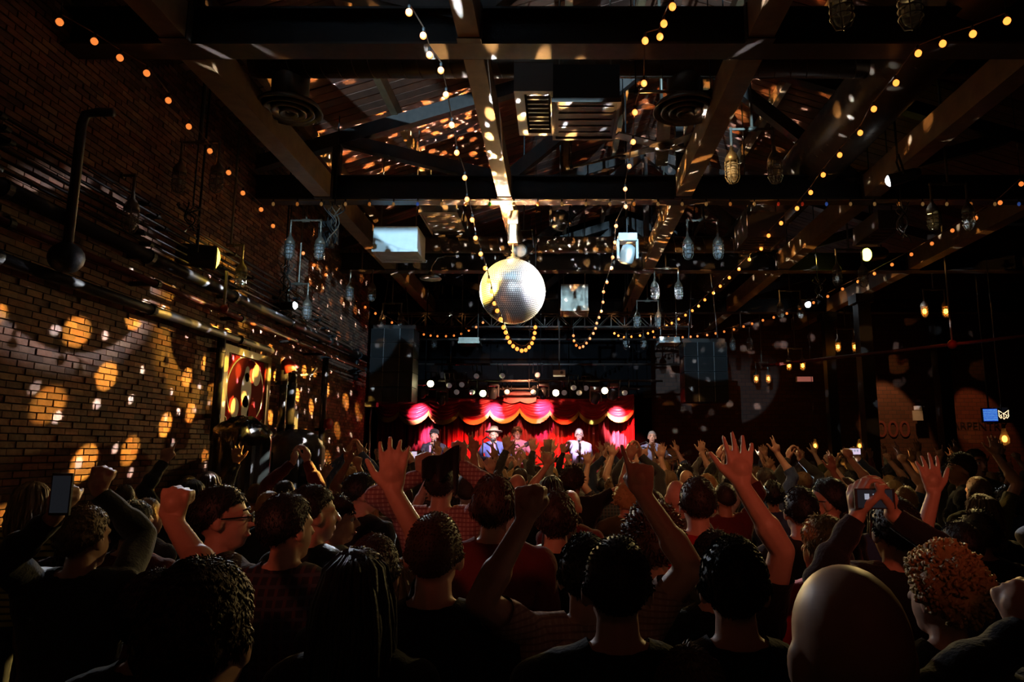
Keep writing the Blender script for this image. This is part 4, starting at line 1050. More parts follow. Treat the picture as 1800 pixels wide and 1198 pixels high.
def make_body(name, arms, look=0, nod=0, voxel=.008, ratio_=.5, build=1.0, female=False, sleeve='short', bend=0.0, tilt=0.0):
    """arms: {-1/+1: (wrist target xyz, pole, palm normal, finger dir, pose)}; figure faces +Y, stands on z=0, head centre z 1.63"""
    g = Fig(); b = build
    for sx in (-1, 1):
        g.cap((sx * .09, 0, .93), (sx * .095, .01, .5), .088 * b, .058, 'leg'); g.cap((sx * .095, .01, .5), (sx * .1, -.01, .1), .058, .040, 'leg')
        g.cap((sx * .1, -.03, .05), (sx * .115, .14, .035), .042, .036, 'foot')
    rings = [(.84, .06, .06, 0), (.87, .13, .1, 0), (.92, .168, .12, 0), (.98, .17, .122, 0), (1.06, .156, .111, .002), (1.14, .149, .107, .004), (1.22, .158, .113, .006), (1.30, .173, .118, .008), (1.37, .174, .108, .004), (1.42, .155, .09, 0), (1.46, .10, .07, -.004), (1.475, .05, .05, -.005)]
    nn = 22; tv = [(rx * b * math.copysign(abs(math.cos(a)) ** .85, math.cos(a)), yc + ry * b * math.copysign(abs(math.sin(a)) ** .85, math.sin(a)), z_) for z_, rx, ry, yc in rings for a in [2 * math.pi * j / nn for j in range(nn)]]
    g.mb.add(tv, [(i * nn + j, i * nn + (j + 1) % nn, (i + 1) * nn + (j + 1) % nn, (i + 1) * nn + j) for i in range(len(rings) - 1) for j in range(nn)] + [tuple(range(nn))[::-1], tuple((len(rings) - 1) * nn + j for j in range(nn))])
    for zc, rx, ry, rz_ in ((.95, .165, .12, .12), (1.1, .148, .108, .15), (1.28, .172, .118, .15)):
        k_ = (rx - ry) * b; g.caps.append((Vector((-k_, 0, zc)), Vector((k_, 0, zc)), ry * b, ry * b, 'torso'))
    g.caps.append((Vector((0, 0, .95)), Vector((0, 0, 1.36)), .12 * b, .13 * b, 'torso')); g.cap((-.12 * b, 0, 1.39), (.12 * b, 0, 1.39), .074, .074, 'torso')
    if female:
        for sx in (-1, 1): g.ell((sx * .075, .1, 1.27), .06, .05, .06, 'torso')
    sh = .178 * (.92 if female else 1) * (1 + (b - 1) * .6)
    for sx in (-1, 1):
        raised = False
        S = Vector((sx * sh, 0, 1.41))
        if sx in arms:
            T, pole, pn, fd, pose = arms[sx][:5]
            if T[2] > 1.35: S = S + Vector((-sx * .012, 0, .045)); raised = True
        else:
            T, pole, pn, fd, pose = (sx * .24, .06, .88), (sx * .3, -1, 0), (-sx, 0, 0), (0, .15, -1), 'relaxed'
        E, W_ = ik(S, T, pole)
        g.ell(S, .064 * b, .064, .064, 'uarm')
        g.cap(S, E, .054 * b, .043 * b, 'uarm%d' % sx); g.cap(E, W_, .043 * b, .028, 'farm%d' % sx)
        g.cap(E, E.lerp(W_, .35), .042 * b, .046 * b, 'farm%d' % sx)
        if raised: g.cap((sx * .1 * b, 0, 1.30), S.lerp(E, .25), .085, .052, 'torso')
        if fd is None: fd = (W_ - E)
        g.hand(W_, Vector(fd), Vector(pn), sx, pose, 1.04)
        (arms.setdefault('out', {}))[sx] = (E, W_)
        g.cap((sx * .05, -.01, 1.47), S - Vector((sx * .03, 0, -.015)), .05, .055, 'torso')
    # neck and head
    g.cap((0, -.012, 1.40), (0, .005, 1.56), .062 * (.9 if female else 1), .054 * (.9 if female else 1), 'neck')
    hr = Matrix.Rotation(R(look), 3, 'Z') @ Matrix.Rotation(R(tilt), 3, 'Y') @ Matrix.Rotation(R(-nod), 3, 'X'); hc = Vector((0, .008, 1.635))
    def hp(x, y, z): return hc + hr @ Vector((x, y, z))
    g.ell(hp(0, -.012, .025), .077, .098, .098, 'head', hr, 18, 12); g.ell(hp(0, .03, -.035), .06, .072, .078, 'head', hr)
    g.ell(hp(0, .052, -.085), .04, .04, .032, 'head', hr); g.ell(hp(0, .07, .025), .055, .022, .022, 'head', hr)
    g.cap(hp(0, .094, .015), hp(0, .116, -.022), .009, .014, 'head'); g.ell(hp(0, .094, -.062), .024, .012, .011, 'head', hr)
    for sx in (-1, 1): g.ell(hp(sx * .079, -.008, -.012), .011, .022, .033, 'head', hr)
    me = g.mb.mesh('tmp', M_BLACK)
    o = bpy.data.objects.new('tmp', me); COL.objects.link(o)
    rm = o.modifiers.new('r', 'REMESH'); rm.mode = 'VOXEL'; rm.voxel_size = voxel
    sm = o.modifiers.new('s', 'SMOOTH'); sm.factor = .5; sm.iterations = 2 if voxel < .007 else 1
    dc = o.modifiers.new('d', 'DECIMATE'); dc.ratio = ratio_; dc.use_collapse_triangulate = True
    dg = bpy.context.evaluated_depsgraph_get()
    ev = o.evaluated_get(dg); m2 = bpy.data.meshes.new_from_object(ev)
    bpy.data.objects.remove(o); bpy.data.meshes.remove(me)
    m2.name = name; m2.materials.clear(); m2.shade_smooth()
    nv = len(m2.vertices); co = np.empty(nv * 3); m2.vertices.foreach_get('co', co); co = co.reshape(-1, 3)
    nr = np.empty(nv * 3); m2.vertices.foreach_get('normal', nr); nr = nr.reshape(-1, 3)
    best = np.full(nv, 9e9); lab = np.zeros(nv, int); tt = np.zeros(nv)
    tags = []
    for (a, c, ra, rb, tg) in g.caps:
        if tg not in tags: tags.append(tg)
        a = np.array(a); d = np.array(c) - a; L2 = max(float(d @ d), 1e-9)
        t = np.clip((co - a) @ d / L2, 0, 1); dist = np.linalg.norm(co - a - t[:, None] * d, axis=1) - (ra + (rb - ra) * t)
        k = dist < best; best[k] = dist[k]; lab[k] = tags.index(tg); tt[k] = t[k]
    nf = len(m2.polygons); m2.calc_loop_triangles(); fl_ = np.empty(len(m2.loop_triangles) * 3, dtype=np.int32); m2.loop_triangles.foreach_get('vertices', fl_); fl_ = fl_.reshape(-1, 3)
    T = lambda n_: (lab == tags.index(n_)) if n_ in tags else np.zeros(nv, bool)
    lim = {'none': .22, 'short': .74, 'long': 2, 'rolled': 2}[sleeve]
    rho = np.hypot(co[:, 0], co[:, 1] + .008); yy_ = co[:, 1]; zz_ = co[:, 2]
    ss = np.full(nv, -.05)
    tn = T('torso') | T('neck')
    ss[tn] = np.minimum(np.maximum(rho - .072, 1.498 - zz_ - .6 * np.maximum(yy_ + .02, 0)), zz_ - .92)[tn]
    ss[T('uarm')] = .05
    for sx in (-1, 1):
        E_, W_2 = [np.array(q) for q in arms['out'][sx]]; S_ = np.array((sx * sh, 0, 1.43)); au = (E_ - S_) / np.linalg.norm(E_ - S_); af = (W_2 - E_) / np.linalg.norm(W_2 - E_)
        mu, mf = T('uarm%d' % sx), T('farm%d' % sx)
        ss[mu] = (lim * UPPER - (co - S_) @ au)[mu] if lim < 1 else .05
        if sleeve in ('long', 'rolled'): ss[mf] = ((.93 if sleeve == 'long' else .3) * FORE - (co - E_) @ af)[mf]
    lg = T('leg') | T('torso')
    sl = np.where(lg, np.minimum(1.02 - zz_, zz_ - .09), -.05)
    sf = np.where(T('foot') | T('leg'), .13 - zz_, -.05)
    head = T('head') | (T('neck') & (co[:, 2] > 1.5))
    # head-local coordinates
    hl = (co - np.array(hc)) @ np.array(hr)
    def sub(sv, off, nm): return clip_mesh(nm, co + nr * (off if np.isscalar(off) else off[:, None]), fl_, sv)
    wr = np.sin(co[:, 2] * 55 + co[:, 0] * 30) * .0025 + np.sin(co[:, 0] * 70 + co[:, 1] * 40 + co[:, 2] * 21) * .002
    parts = {'shirt': sub(ss, np.full(nv, .012) + wr, 'shirt'), 'trousers': sub(sl, .006, 'trousers'), 'shoes': sub(sf, .012, 'shoes')}
    return m2, parts, (co, nr, fl_, head, hl), arms.get('out'), (hc, hr)

def hair_mesh(hd, style, seed=0, tufts=0):
    co, nr, fl_, head, hl = hd
    x, y, z = hl[:, 0], hl[:, 1], hl[:, 2]
    # hairline: high on the forehead, over the ears, low at the nape
    line = np.where(y > .03, .055 + (y - .03) * .35, np.where(y > -.02, .0 + (y + .02) * 1.1, -.055 + np.clip((y + .085) / .065, 0, 1) * .055))
    rs = np.random.default_rng(seed); ph = rs.uniform(0, 6, 9)
    nz = np.sin(x * 60 + ph[0] + 20 * y) * np.sin(y * 55 + ph[1]) * np.sin(z * 50 + ph[2])
    nz2 = np.sin(x * 140 + ph[3]) * np.sin(y * 150 + ph[4] + 40 * z) * np.sin(z * 130 + ph[5])
    th = {'short': .010, 'crop': .005, 'medium': .014, 'bushy': .028, 'curly': .024, 'long': .016, 'receding': .008}[style]
    if style == 'receding': line = np.where(y > -.01, line + .05, line)
    if style in ('long', 'bushy', 'curly', 'medium'): line = line - .018
    amp = {'curly': .014, 'bushy': .01, 'medium': .006}.get(style, .003)
    sv = np.where(head & (z > -.115), z - line + .004, -.03)
    edge = np.clip((z - line) / .03, 0, 1)
    off = th * (.25 + .75 * edge) + amp * edge * (nz * 1.2 + nz2)
    me = clip_mesh('hair', co + nr * off[:, None], fl_, sv)
    if me is None: return None
    n0 = len(me.vertices); V = np.empty(n0 * 3, np.float32); me.vertices.foreach_get('co', V); V = V.reshape(-1, 3); Fc = np.empty(len(me.polygons) * 3, np.int32); me.polygons.foreach_get('vertices', Fc); Fc = Fc.reshape(-1, 3)
    bpy.data.meshes.remove(me)
    if tufts:      # locks standing off the scalp so that the outline is hair, not a cap
        idx = np.where((sv > .004))[0]
        if len(idx):
            pick = rs.choice(idx, tufts); n_ = nr[pick]; p_ = co[pick] + n_ * (off[pick] * .7)[:, None]
            ln = {'short': .02, 'crop': .007, 'medium': .03, 'bushy': .034, 'curly': .032, 'long': .02, 'receding': .012}[style] * rs.uniform(.5, 1.2, tufts)
            comb = np.stack([rs.normal(0, .22, tufts) + .2 * np.sin(hl[pick, 0] * 40), -.3 + rs.normal(0, .22, tufts), -.85 + rs.normal(0, .22, tufts)], 1) if style not in ('curly', 'bushy') else rs.normal(0, .8, (tufts, 3))
            comb -= n_ * (comb * n_).sum(1)[:, None]
            up = {'crop': .3, 'short': .09, 'medium': .12, 'long': .05}.get(style, .8)
            dr = n_ * up + comb * (.9 if style != 'curly' else .7); dr /= np.linalg.norm(dr, axis=1)[:, None]
            s1 = np.cross(dr, n_ + 1e-3); s1 /= np.linalg.norm(s1, axis=1)[:, None] + 1e-9; s2 = np.cross(dr, s1)
            r_ = {'crop': .0016, 'short': .0021, 'medium': .0027, 'curly': .008, 'bushy': .006, 'receding': .0025}.get(style, .005)
            mid = p_ + dr * (ln * .55)[:, None] + n_ * .003; tip = p_ + dr * ln[:, None] - (n_ * (ln * .35)[:, None] if style == 'curly' else 0)
            rings = []
            for c_, q in ((p_, 1.0), (mid, .85)):
                for k in range(3):
                    an = 2 * math.pi * k / 3; rings.append(c_ + (s1 * math.cos(an) + s2 * math.sin(an)) * r_ * q)
            allv = np.concatenate(rings + [tip]); o = len(V); ar = np.arange(tufts) + o; g_ = [ar + tufts * k for k in range(7)]
            fs = []
            for k in range(3):
                k2 = (k + 1) % 3; fs += [np.stack([g_[k], g_[k2], g_[3 + k2]], 1), np.stack([g_[k], g_[3 + k2], g_[3 + k]], 1), np.stack([g_[3 + k], g_[3 + k2], g_[6]], 1)]
            V = np.concatenate([V, allv]); Fc = np.concatenate([Fc] + fs)
    return V, Fc
def long_locks(hc, hr, length, seed, width=.085, n=110):
    """locks falling down the back and sides of the head"""
    mb = MB(); rr = random.Random(seed)
    for k in range(n):
        a = math.pi * (1.0 + (k + .5) / n) + rr.uniform(-.05, .05)
        a = math.pi + (math.pi) * ((k + .5) / n) if True else a
        kk = rr.uniform(.86, 1.06); bx, by = math.cos(a) * .08 * kk, math.sin(a) * .105 * kk
        pts = []
        for t in range(8):
            f = t / 7; s = 1 + .35 * math.sin(f * 2.2)
            q = hc + hr @ Vector((bx * (.5, .95)[t], by * (.5, .95)[t] - .01, (.118, .085)[t])) if t < 2 else hc + hr @ Vector((bx * s, by * s, .06)) + Vector((0, 0, -length * (f - .14)))
            pts.append(q + Vector((rr.uniform(-.004, .004), rr.uniform(-.004, .004), 0)) * (1 + 2 * f))
        mb.tube(pts, [.008, .010, .0105, .0105, .010, .009, .007, .003], 5)
    return mb.v, mb.f

def hair_obj_mesh(hd, style, hf, seed=0, length=.32, tufts=160):
    r = hair_mesh(hd, style, seed, tufts)
    if r is None: return None
    V, Fc = r
    if style != 'long': return np_mesh('hair', V, Fc)
    V = [tuple(map(float, q)) for q in V]; Fc = [tuple(map(int, f)) for f in Fc]
    v2, f2 = long_locks(hf[0], hf[1], length, seed); o = len(V); V = V + list(v2); Fc = Fc + [tuple(i + o for i in f) for f in f2]
    me = bpy.data.meshes.new('hair'); me.from_pydata(V, [], Fc); me.shade_smooth(); me.update()
    return me

def skin(nm, c): return mat('skin_' + nm, c, .48, noise=(30, .12), spec=.4)
SKINS = [skin('fair', (.62, .36, .26)), skin('tan', (.5, .28, .19)), skin('rosy', (.66, .37, .29)), skin('brown', (.25, .13, .08))]
HAIRS = {'black': (.012, .010, .010), 'dark brown': (.03, .018, .012), 'brown': (.075, .042, .024), 'light brown': (.17, .10, .05), 'blond': (.42, .27, .11), 'grey': (.3, .29, .28)}
HM = {k: mat('hair_' + k.replace(' ', '_'), c, .5, bump=(160, .3), spec=.45) for k, c in HAIRS.items()}
CLOTH = {'black': (.012, .012, .013), 'charcoal': (.035, .035, .038), 'navy': (.02, .028, .065), 'grey': (.15, .15, .15), 'red': (.38, .02, .02), 'maroon': (.14, .025, .025), 'olive': (.08, .08, .03), 'blue': (.06, .1, .25), 'white': (.55, .54, .52), 'tan': (.3, .2, .12), 'pink': (.5, .22, .22)}
CM = {k: mat('cloth_' + k, c, .85, bump=(90, .4), sheen=.2, spec=.2) for k, c in CLOTH.items()}
def plaid(name, base, a, b, sc):
    m = bpy.data.materials.new(name); m.use_nodes = True; nt = m.node_tree; bs = nt.nodes['Principled BSDF']; tc = nt.nodes.new('ShaderNodeTexCoord')
    prev = None
    for dirn, col in (('X', a), ('Z', b)):
        wv = nt.nodes.new('ShaderNodeTexWave'); wv.bands_direction = dirn; wv.inputs['Scale'].default_value = sc
        nt.links.new(tc.outputs['Object'], wv.inputs[0]); cr = nt.nodes.new('ShaderNodeValToRGB'); cr.color_ramp.elements[0].position = .72; cr.color_ramp.elements[1].position = .8
        nt.links.new(wv.outputs[0], cr.inputs[0]); mx = nt.nodes.new('ShaderNodeMix'); mx.data_type = 'RGBA'
        mx.inputs[6].default_value = (*base, 1); mx.inputs[7].default_value = (*col, 1); nt.links.new(cr.outputs[0], mx.inputs[0])
        if prev: nt.links.new(prev, mx.inputs[6])
        prev = mx.outputs[2]
    nt.links.new(prev, bs.inputs['Base Color']); bs.inputs['Roughness'].default_value = .85
    return m
CM['plaid'] = plaid('cloth_plaid', (.02, .022, .035), (.08, .04, .045), (.06, .06, .085), 9); CM['pink check'] = plaid('cloth_pink_check', (.42, .2, .2), (.6, .4, .38), (.3, .1, .12), 14)
CM['stripe'] = plaid('cloth_yellow_stripe', (.3, .24, .05), (.3, .24, .05), (.02, .02, .02), 8); CM['beige check'] = plaid('cloth_beige_check', (.42, .24, .18), (.5, .32, .24), (.3, .15, .12), 16)
M_DENIM = mat('denim', (.04, .055, .1), .85); M_SHOE = mat('shoe_leather', (.02, .018, .016), .5)

def set_mat(o, m):
    if len(o.data.materials) == 0: o.data.materials.append(m)
    o.material_slots[0].link = 'OBJECT'; o.material_slots[0].material = m
def dress(bd, hair_me, loc, rz, scale, skin_m, hair_m, shirt_m, trouser_m=M_DENIM):
    me, parts = bd[0], bd[1]
    p = bpy.data.objects.new('person', me); COL.objects.link(p); p.location = loc; p.rotation_euler = (0, 0, rz); p.scale = (scale,) * 3
    set_mat(p, skin_m)
    for nm, m in (('shirt', shirt_m), ('trousers', trouser_m), ('shoes', M_SHOE)):
        if parts.get(nm): set_mat(child(parts[nm], nm, p), m)
    if hair_me: set_mat(child(hair_me, 'hair', p), hair_m)
    return p
def face_parts(p, hf, eye_open=True, beard=None):
    hc, hr = hf
    for sx in (-1, 1):
        e_ = MB().ball(hc + hr @ Vector((sx * .031, .083, .008)), .0125, 10, 8).ball(hc + hr @ Vector((sx * .031, .0935, .008)), .006, 8, 6, mi=1).build('eye', [mat('eye_white', (.8, .78, .75), .3), mat('pupil', (.02, .015, .01), .2)], p, True)
        MB().tube([hc + hr @ Vector((sx * xx, yy, zz)) for xx, yy, zz in ((.014, .1, .034), (.032, .094, .04), (.05, .078, .034))], [.003, .0045, .003], 6).build('eyebrow', beard or HM['dark brown'], p, True)
    MB().ball(hc + hr @ Vector((0, .101, -.064)), 1, 12, 8, .022, .007, .008, rot=hr).build('mouth', mat('lips', (.35, .1, .09), .4), p, True)
    if beard:
        MB().ball(hc + hr @ Vector((0, .062, -.09)), 1, 14, 10, .052, .042, .036, rot=hr).build('beard', beard, p, True)
def glasses(p, hf):
    hc, hr = hf; e_ = None; mb = MB()
    for sx in (-1, 1):
        mb.tube([hc + hr @ Vector((sx * .032 + .022 * math.cos(t * .524), .112, .006 + .017 * math.sin(t * .524))) for t in range(13)], .003, 5)
        mb.tube([hc + hr @ Vector((sx * .054, .11, .01)), hc + hr @ Vector((sx * .085, -.01, .005))], .003, 5)
    mb.tube([hc + hr @ Vector((-.01, .114, .008)), hc + hr @ Vector((.01, .114, .008))], .003, 5); mb.build('glasses', M_BLACK, p)
# ------------------------------------------------------------------ foreground audience, one figure each
OCC = [tuple(P(*q)[:2]) for q in ((549, 780, 10.2), (425, 775, 7.6), (520, 788, 9.2), (668, 815, 12.5))]
def hero(px, py, d, label, style='short', hair='dark brown', skin_i=0, shirt='black', sleeve='short', rz=0, look=0, nod=0, tilt=0, arms=None, build=1.0, female=False, voxel=.0095, ratio_=.38, face=False, spec=False, length=.32, seed=0, zmin=1.38, zmax=1.86):
    c = P(px, py, d); sc = min(max(c.z, zmin), zmax) / 1.635
    M = Matrix.Translation((c.x, c.y, 0)) @ Matrix.Rotation(R(rz), 4, 'Z') @ Matrix.Scale(sc, 4); Mi = M.inverted(); Ri = Mi.to_3x3().normalized()
    A = {}
    for sx, (wx, wy, wd, pole, pn, fd, pose) in (arms or {}).items():
        A[sx] = (Mi @ P(wx, wy, wd), Ri @ Vector(pole), Ri @ Vector(pn), None if fd is None else Ri @ Vector(fd), pose)
    bd = make_body('person', A, look - rz if rz else look, nod, voxel, ratio_, build, female, sleeve, tilt=tilt)
    hm = None if style == 'bald' else hair_obj_mesh(bd[2], style, bd[4], seed, length, tufts=900 if style in ('curly', 'bushy', 'long') else (3600 if d < 2.6 else 1200))
    p = dress(bd, hm, (c.x, c.y, 0), R(rz), sc, SKINS[skin_i], HM[hair], CM[shirt])
    tag(p, label, 'person', 'audience')
    if face: face_parts(p, bd[4])
    if spec: glasses(p, bd[4])
    OCC.append((c.x, c.y)); p['hand'] = 0
    out = {k: (M @ v[0], M @ v[1]) for k, v in (bd[3] or {}).items()}
    return p, out, M
UPR = (0, .1, 1); FWD = (0, 1, 0)
hero(1085, 1035, 1.78, 'dark-haired man seen from behind, right of centre, rim-lit head', 'crop', 'dark brown', 0, 'black', 'short', 0, 0, build=1.06)
hero(763, 978, 2.15, 'round-headed man in a black tee at front left of centre, rim-lit head', 'crop', 'brown', 0, 'black', 'short', 0, build=1.08)
hero(1497, 1152, 1.05, 'bald man nearest the camera at lower right', 'bald', 'black', 1, 'black', 'short', 0, build=1.05, tilt=-3)
hero(1662, 1048, 2.0, 'person with curly blond hair beside the nearest bald head', 'curly', 'blond', 0, 'charcoal', 'long', 0, 20, female=True, seed=4)
hero(1292, 1035, 1.85, 'dark-haired man right of centre, head turned right', 'short', 'black', 0, 'black', 'short', 0, -12)
hero(1258, 1000, 2.45, 'black-shirted man whose big open hand rises right of centre', 'short', 'black', 0, 'black', 'short', 0, 0, arms={1: (1302, 850, 2.3, (1, -.3, -.3), FWD, (.03, .1, 1), 'open')}, voxel=.0072)
hero(1214, 1238, 1.66, 'short person whose tousled hair shows at the bottom edge', 'medium', 'light brown', 0, 'black', 'short', female=True, seed=9, zmin=1.3)
hero(1030, 1012, 2.25, 'man in a checked shirt, left fist and right pointing finger raised', 'short', 'black', 1, 'beige check', 'short', 12, 0, arms={-1: (924, 912, 2.0, (-1, -.4, -.8), (.3, .95, 0), (.12, .1, 1), 'fist'), 1: (1130, 868, 2.2, (1, -.4, -.3), FWD, (-.08, .1, 1), 'point')}, voxel=.0072, build=1.05)
hero(977, 915, 3.3, 'man in black with short thick hair, centre of the crowd', 'medium', 'dark brown', 0, 'black')
hero(868, 893, 3.1, 'man in a maroon shirt with wavy hair, behind the cloth waver', 'medium', 'brown', 0, 'maroon', 'short', build=1.08, seed=3)
cloth_p = hero(775, 853, 4.2, 'man in a pink checked shirt holding up a black cloth', 'short', 'dark brown', 0, 'pink check', 'long', 0, 0, arms={1: (806, 815, 4.1, (1, -.6, -.4), FWD, (0, .1, 1), 'grip'), -1: (742, 835, 4.1, (-1, -.6, -.4), FWD, (0, .1, 1), 'grip')})
hero(625, 1052, 1.92, 'woman with long dark hair at lower left of centre', 'long', 'black', 0, 'black', 'short', 0, female=True, length=.42, seed=2)
hero(694, 1040, 2.7, 'woman with long blond hair beside the dark-haired woman', 'long', 'light brown', 0, 'grey', 'short', -15, female=True, length=.4, seed=5)
hero(655, 1010, 2.35, 'person hidden behind others raising a spread hand at left of centre', 'short', 'dark brown', 0, 'black', 'short', 0, 0, arms={1: (690, 862, 2.2, (1, -.5, -.4), FWD, (-.03, .1, 1), 'open')}, voxel=.0072)
hero(345, 1128, 1.22, 'brown-haired man nearest the camera at lower left', 'short', 'brown', 0, 'black', 'short', 0, 0, build=1.04, seed=6)
hero(503, 930, 2.7, 'man in a dark plaid shirt at left, head turned right', 'short', 'black', 0, 'plaid', 'long', 0, -28, build=1.05)
hero(387, 912, 2.9, 'man with glasses at left facing right', 'short', 'black', 0, 'black', 'long', -30, -70, face=True, spec=True)
hero(548, 905, 3.2, 'dark-haired man in black left of the blurred raised arm', 'short', 'black', 1, 'black', 'short', -20, -50)
hero(588, 915, 3.7, 'woman in profile between two dark-haired men at left', 'medium', 'dark brown', 0, 'grey', 'short', -40, -75, female=True, face=True)
hero(634, 868, 4.5, 'tall dark-haired man facing the stage left of the open hand', 'short', 'black', 0, 'black', 'short', -20, -60)
hero(145, 948, 2.8, 'brown-haired person at far left with both fists up', 'short', 'light brown', 0, 'charcoal', 'long', 0, -10, arms={-1: (98, 905, 2.5, (-1, -.4, -.6), (.3, .95, 0), (0, .1, 1), 'fist'), 1: (172, 862, 2.95, (.7, -.1, -1), (-.2, .9, 0), (.1, .1, 1), 'fist')}, voxel=.0075)
hero(232, 925, 3.5, 'dark-haired man in black at left behind raised fist', 'short', 'black', 0, 'maroon', 'short', 0, -15)
hero(268, 1085, 1.95, 'person at lower left holding a fist high', 'short', 'black', 1, 'black', 'short', 0, arms={1: (303, 915, 2.0, (1, -.6, -.5), FWD, (.0, .1, 1), 'fist')}, voxel=.0072, zmin=1.5)
hero(1227, 887, 3.5, 'man in a red tee with dark hair right of centre', 'short', 'dark brown', 0, 'red', 'short', 0, build=1.06)
hero(1449, 962, 2.95, 'person with short blond hair and red collar at right', 'medium', 'blond', 2, 'red', 'short', 0, 25, seed=8)
hero(1408, 900, 3.7, 'dark-haired man in black left of the blond head', 'short', 'black', 0, 'charcoal', 'short', 0)
hero(1457, 882, 4.0, 'man with glasses in profile facing left at right', 'short', 'black', 0, 'black', 'short', 30, 65, face=True, spec=True)
ph_p = hero(1575, 935, 2.75, 'dark-haired person holding up a phone in both hands', 'short', 'black', 1, 'black', 'long', 0, arms={-1: (1508, 905, 2.55, (-1, -.4, -.8), (.9, .45, 0), (.1, .15, 1), 'cup'), 1: (1568, 903, 2.55, (1, -.4, -.8), (-.9, .45, 0), (-.1, .15, 1), 'cup')}, voxel=.0075)
hero(1690, 965, 3.15, 'person in pale blue raising a spread hand at far right', 'short', 'black', 0, 'blue', 'short', 0, arms={-1: (1642, 866, 2.95, (-1, -.6, -.5), FWD, (-.05, .1, 1), 'open')}, voxel=.0072)
hero(1148, 955, 2.65, 'person with bushy brown hair in the middle right', 'bushy', 'brown', 0, 'charcoal', 'short', 0, seed=7)
hero(1925, 1085, 1.55, 'person at the right edge of whom only a fist shows', 'short', 'black', 0, 'black', 'long', 0, arms={-1: (1806, 1108, 1.5, (-1, -.2, -1), (.6, .6, 0), (-.1, .3, 1), 'fist')}, voxel=.0075)
hero(1190, 875, 5.0, 'man with shaved head in grey behind the red tee', 'bald', 'black', 2, 'grey', 'short', 0)
hero(1715, 808, 7.0, 'man at far right whose face is lit white by a screen', 'short', 'dark brown', 0, 'olive', 'long', 175, 180, face=True)
hero(1690, 825, 6.2, 'woman in profile facing left at far right', 'medium', 'dark brown', 1, 'black', 'short', 60, 85, face=True, female=True)

# black cloth held between two hands
c0, c1 = P(742, 818, 4.08), P(808, 792, 4.08)
e = tag(empty('black_cloth', (c0 + c1) / 2), 'black cloth stretched between raised hands left of centre', 'cloth')
n, mm_ = 26, 10; vs = []
mid = (c0 + c1) / 2
for j in range(mm_ + 1):
    for i in range(n + 1):
        t = i / n; f = j / mm_
        q = c0.lerp(c1, t) + Vector((0, 0, .03)) - mid
        drop = (.10 + .05 * math.sin(t * 3)) * f + (.17 * f if t > .82 else 0) * min(1, (t - .82) / .06 if t > .82 else 0)
        vs.append((q.x, q.y - .03 * math.sin(t * 14) * (.3 + f) - .02, q.z - drop + .01 * math.sin(t * 9)))
MB().add(vs, [(j * (n + 1) + i, (j + 1) * (n + 1) + i, (j + 1) * (n + 1) + i + 1, j * (n + 1) + i + 1) for j in range(mm_) for i in range(n)]).build('fabric', CM['black'], e, True)
mod = e.children[0].modifiers.new('t', 'SOLIDIFY'); mod.thickness = .006
# phones
M_SCR = mat('phone_screen_dim', (.02, .02, .03), .2, emit=(.35, .4, .5), estr=.02)
def phone(px, py, d, label, land=True, rz=0, es=None):
    p = P(px, py, d); e = tag(empty('phone', p, R(rz)), label, 'phone', 'raised phones')
    w_, h_ = (.145, .072) if land else (.072, .145)
    MB().cbox((0, 0, 0), (w_, .009, h_)).build('case', M_BLACK, e); sc_ = MB().cbox((0, -.006, 0), (w_ * .86, .003, h_ * .88)).build('screen', es or M_SCR, e)
    if land:
        for k in range(3): MB().cbox((-.03 + .03 * k, -.0085, .008), (.016, .002, .02)).build('screen_image', mat('screen_glint', (.3, .35, .4), .3, emit=(.5, .6, .75), estr=.5), sc_)
phone(1537, 876, 2.52, 'phone held sideways filming the stage at right')
phone(108, 868, 2.46, 'dark phone above the far-left fist', False)
M_SC2 = mat('phone_screen_bright', (.1, .1, .12), .2, emit=(.75, .6, .8), estr=.9)
phone(1502, 793, 7.5, 'bright little phone screen between the amber bulbs', True, 0, M_SC2); phone(728, 803, 8.0, 'small phone raised below the left singer', False, 0, M_SC2)
hero(722, 850, 8.15, 'fan filming with a small phone below the left singer', 'short', 'black', 0, 'charcoal', 'short', 0, arms={1: (729, 818, 8.0, (1, -.4, -.6), (0, .9, 0), (0, .1, 1), 'cup')}, voxel=.0105)
hero(1496, 848, 7.65, 'fan filming with a bright phone between the amber bulbs', 'short', 'black', 0, 'navy', 'long', 0, arms={1: (1508, 806, 7.52, (1, -.4, -.6), (0, .9, 0), (0, .1, 1), 'cup')}, voxel=.0105)
# plastic cup held up at the centre
p = P(963, 783, 6.6)
cp = tag(empty('plastic_cup', p), 'clear plastic cup with lime drink held up before the stage', 'cup')
MB().lathe([(.032, -.06), (.046, .06), (.048, .062), (.044, .06), (.03, -.055)], n=18).build('cup_wall', glass_mat('cup_plastic', (1, 1, .8), .45), cp, True); MB().lathe([(.03, -.054), (.036, 0), (.001, .001)], n=16).build('drink', mat('lime_drink', (.35, .5, .05), .3), cp, True)
hero(985, 862, 6.75, 'person holding up the plastic cup', 'short', 'brown', 0, 'navy', 'short', 0, arms={-1: (962, 818, 6.65, (-1, -.6, -.5), FWD, (0, .1, 1), 'cup')})

